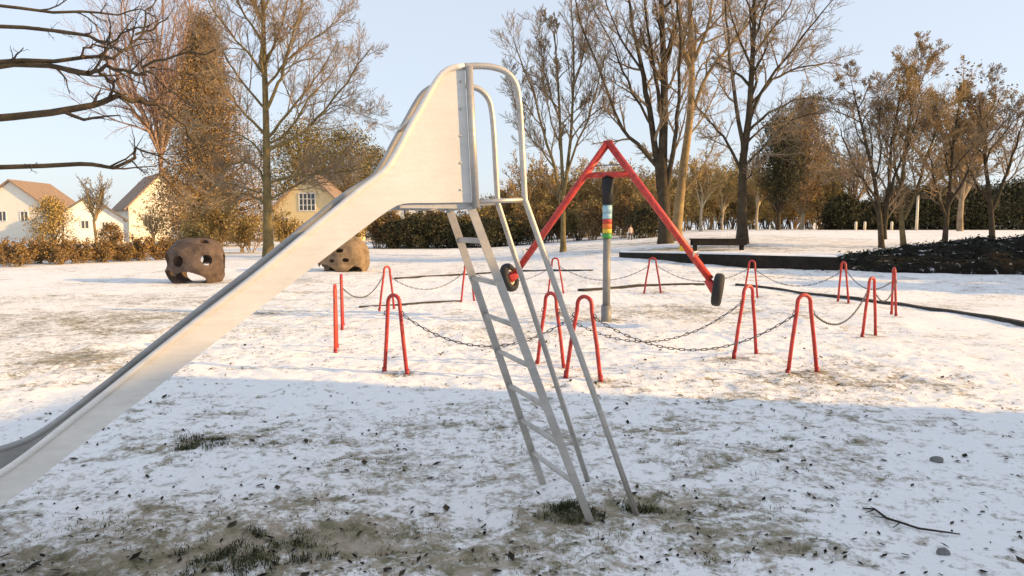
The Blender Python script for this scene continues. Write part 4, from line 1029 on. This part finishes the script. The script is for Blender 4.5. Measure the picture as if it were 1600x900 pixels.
# ------------------------------------------------------------------ houses
def house(name, lab, px, Y, wpx, ypeak, yeave, depth, wall, roof, wins, rz=0, chim=None, ybase=None, cat='house'):
    q = P(px, 356, Y); q.z = gz(q.x, q.y); k = Y/F; W_ = wpx*k; zp = CAM_H-(ypeak-356)*k-q.z; ze = CAM_H-(yeave-356)*k-q.z
    root = empty(name, q, rz); tag(root, lab, cat)
    hw = W_/2; vs = []
    for y in (0, depth): vs += [(-hw,y,-.5), (hw,y,-.5), (hw,y,ze), (0,y,zp), (-hw,y,ze)]
    mb = MB(); mb.add(vs, [(0,1,2,3,4), (9,8,7,6,5), (0,5,6,1), (1,6,7,2), (0,4,9,5), (2,7,8,3), (3,8,9,4)]); mb.build('wall', wall, root)
    sl_ = (zp-ze)/hw; ov = .45; mb = MB(); th = .18
    for s in (-1, 1):
        a = [(0, zp+.03), (s*(hw+ov), ze-ov*sl_+.03)]; n_ = Vector((s*sl_, 0, 1)).normalized()*th
        v8 = []
        for y in (-ov, depth+ov):
            for (x, z) in a: v8 += [(x, y, z), (x+n_.x, y, z+n_.z)]
            v8[-3] = (0, y, zp+.03+th*1.15)
        mb.add(v8, [(0,2,3,1), (4,5,7,6), (0,4,6,2), (1,3,7,5), (2,6,7,3), (0,1,5,4)])
    ro = mb.build('roof', roof, root)
    if chim: MB().box((chim, depth*.45, zp+.2), (.6,.6,1.8)).build('chimney', M['brick'], ro)
    for (x0, x1, y0, y1, nx, ny) in wins:
        X0, X1 = (x0-px)*k, (x1-px)*k; z1 = CAM_H-(y0-356)*k-q.z; z0 = CAM_H-(y1-356)*k-q.z
        cx, cz, ww, hh_ = (X0+X1)/2, (z0+z1)/2, X1-X0, z1-z0
        mb = MB(); fw = .09
        mb.box((cx, -.03, z0+fw/2), (ww, .1, fw)).box((cx, -.03, z1-fw/2), (ww, .1, fw))
        for i in range(nx+1): 
            xx = X0+fw/2+(ww-fw)*i/nx; mb.box((xx, -.025, cz), (fw if i in (0, nx) else fw*.8, .09, hh_-2*fw-.004))
        for j in range(1, ny):
            zz_ = z0+hh_*j/ny
            for i in range(nx):
                xa = X0+fw/2+(ww-fw)*i/nx+fw/2+.002; xb = X0+fw/2+(ww-fw)*(i+1)/nx-fw/2-.002; mb.box(((xa+xb)/2, -.02, zz_), (xb-xa, .07, fw*.7))
        w_ = mb.build('window', M['frame'], root)
        MB().box((cx, -.004, cz), (ww-.02, .02, hh_-.02)).build('pane', M['glass'], w_)
    return root
house('house', 'cream gabled house with steep brown roof behind the brown dome', 254, 84, 92, 274, 324, 9, M['wall_cream'], M['roof'], [(249,259,300,315,2,2),(228,239,336,354,2,1),(266,277,336,354,2,1)], rz=.66, chim=1.2)
house('house', 'white gabled house at the far left edge', 140, 72, 92, 308, 342, 9, M['wall_white'], M['roof_grey'], [(156,166,346,360,2,1),(128,140,344,358,2,1)], rz=.52)
house('house', 'yellow gabled house with many paned white window behind the chute', 484, 82, 112, 274, 326, 11, M['wall_yellow'], M['roof'], [(468,494,302,330,4,3),(510,520,326,338,2,1),(440,452,340,358,2,1)], rz=.0, chim=-1.5)
house('house', 'low pale house glimpsed between chute and ladder above the hedge', 645, 120, 64, 312, 324, 10, M['wall_cream'], M['roof_grey'], [(630,640,328,338,2,1),(652,662,328,338,2,1)])
house('hut', 'small white hut with grey roof beyond the snow at right', 1282, 100, 24, 318, 332, 5, M['wall_white'], M['roof_grey'], [(1284,1290,338,346,2,1)], cat='hut')
house('house', 'pale house with brown roof behind the golden shrub at the left frame edge', 20, 92, 110, 284, 326, 9, M['wall_cream'], M['roof'], [(0,12,330,346,2,1),(32,44,330,346,2,1)], rz=.1)

# big building outside the view at the right; it shades the foreground
SLOPE = math.tan(SUN_EL)
bx = 13.0; e1 = G(1150, 627); yc = e1.y-(bx-e1.x)*math.tan(SUN_AZ)
ldr = S(bot[0][0]*.83, 0, 0); HB_ = 1.20+((bx-ldr.x)/math.cos(SUN_AZ))*SLOPE
bd = empty('building', (bx, yc, 0), -SUN_AZ); tag(bd, 'flat roofed brick building outside the view to the right', 'building')
MB().box((5, -13, HB_/2-.65), (10, 26, HB_+.7)).build('wall', M['brick'], bd)
MB().box((5, -13, HB_-.15), (10.06, 26.06, .3)).build('roof', M['roof_grey'], bd)
for k in range(6):
    for z in (1.6,):
        w_ = MB().box((-.03, -2.6-k*4, z), (.1, 1.9, 1.5)).build('window', M['frame'], bd)
        MB().box((-.085, -2.6-k*4, z), (.02, 1.7, 1.3)).build('pane', M['glass'], w_)

# ------------------------------------------------------------------ small far person
q = P(985, 378, 45); q.z = gz(q.x, q.y)
per = empty('person', q, .3); tag(per, 'small distant child in pale pink clothes walking before the hedge', 'person')
me = bpy.data.meshes.new('body'); J = [(0,0,.50),(0,0,.62),(0,0,.76),(0,0,.81),(0,0,.90),(.055,0,.47),(.07,-.05,.26),(.075,0,.04),(-.055,0,.47),(-.07,.06,.26),(-.075,.10,.05),(.10,0,.745),(.15,.03,.60),(.16,-.02,.47),(-.10,0,.745),(-.15,-.03,.60),(-.16,-.08,.48),(.078,-.07,.02),(-.078,.04,.03)]
E = [(0,1),(1,2),(2,3),(3,4),(0,5),(5,6),(6,7),(0,8),(8,9),(9,10),(2,11),(11,12),(12,13),(2,14),(14,15),(15,16),(7,17),(10,18)]
Rr = [.085,.085,.085,.035,.07,.06,.042,.03,.06,.042,.03,.045,.032,.022,.045,.032,.022,.028,.028]
me.from_pydata(J, E, []); ob = bpy.data.objects.new('t', me); COL.objects.link(ob)
md = ob.modifiers.new('s', 'SKIN'); ob.modifiers.new('d', 'SUBSURF').levels = 1
for v, r_ in zip(me.skin_vertices[0].data, Rr): v.radius = (r_, r_)
me.skin_vertices[0].data[0].use_root = True
bpy.context.view_layer.update(); dg = bpy.context.evaluated_depsgraph_get()
m2 = bpy.data.meshes.new_from_object(ob.evaluated_get(dg)); bpy.data.objects.remove(ob); m2.materials.clear()
for mt in (M['coat'], M['trousers'], M['skin']): m2.materials.append(mt)
for p in m2.polygons:
    z = p.center.z; p.material_index = 1 if z < .46 and abs(p.center.x) < .115 else (2 if z > .80 or (abs(p.center.x) > .145 and z < .49) else 0); p.use_smooth = True
link(bpy.data.objects.new('body', m2), per)
bm = bmesh.new(); bmesh.ops.create_uvsphere(bm, u_segments=14, v_segments=10, radius=.083)
for v in bm.verts: v.co = Vector((v.co.x, v.co.y*1.05+.012, v.co.z*(1 if v.co.z > 0 else .6)+.925))
me = bpy.data.meshes.new('hair'); bm.to_mesh(me); bm.free(); me.materials.append(M['hair']); link(bpy.data.objects.new('hair', me), per)

# ------------------------------------------------------------------ camera, sun, sky
cam = bpy.data.objects.new('camera', bpy.data.cameras.new('camera')); COL.objects.link(cam)
cam.location = (0, 0, CAM_H); cam.rotation_euler = (math.pi/2-PITCH, 0, 0)
cam.data.sensor_width = 36; cam.data.lens = 36*F/1600; cam.data.clip_end = 3000; cam.data.clip_start = .05
scene.camera = cam
sun = bpy.data.objects.new('sun', bpy.data.lights.new('sun', 'SUN')); COL.objects.link(sun)
sun.data.energy = 3.1; sun.data.angle = math.radians(.5); sun.data.color = (1, .62, .24)
sun.rotation_euler = SUN.to_track_quat('Z', 'Y').to_euler()
w = bpy.data.worlds.new('World'); scene.world = w; w.use_nodes = True
nt = w.node_tree; bg = nt.nodes['Background']; sky = nt.nodes.new('ShaderNodeTexSky'); sky.sky_type = 'NISHITA'; sky.sun_disc = False
sky.sun_elevation = SUN_EL; sky.sun_rotation = math.atan2(SUN.x, SUN.y)
sky.air_density = 1.0; sky.dust_density = 1.5; sky.ozone_density = 1.2
veil = nt.nodes.new('ShaderNodeMix'); veil.data_type = 'RGBA'      # thin high cloud whitening the whole sky
veil.inputs['Factor'].default_value = .78; veil.inputs[7].default_value = (2.6, 2.82, 3.2, 1)
nt.links.new(sky.outputs[0], veil.inputs[6]); nt.links.new(veil.outputs[2], bg.inputs[0]); bg.inputs[1].default_value = .13
vs_ = scene.view_settings; vs_.view_transform = 'Standard'; vs_.look = 'None'; vs_.exposure = 1.17; vs_.gamma = 1; vs_.use_curve_mapping = False
cy = scene.cycles; cy.use_denoising = True; cy.max_bounces = 6; cy.diffuse_bounces = 3; cy.glossy_bounces = 3; cy.transparent_max_bounces = 6
try: cy.use_adaptive_sampling = True; cy.adaptive_threshold = .02
except Exception: pass
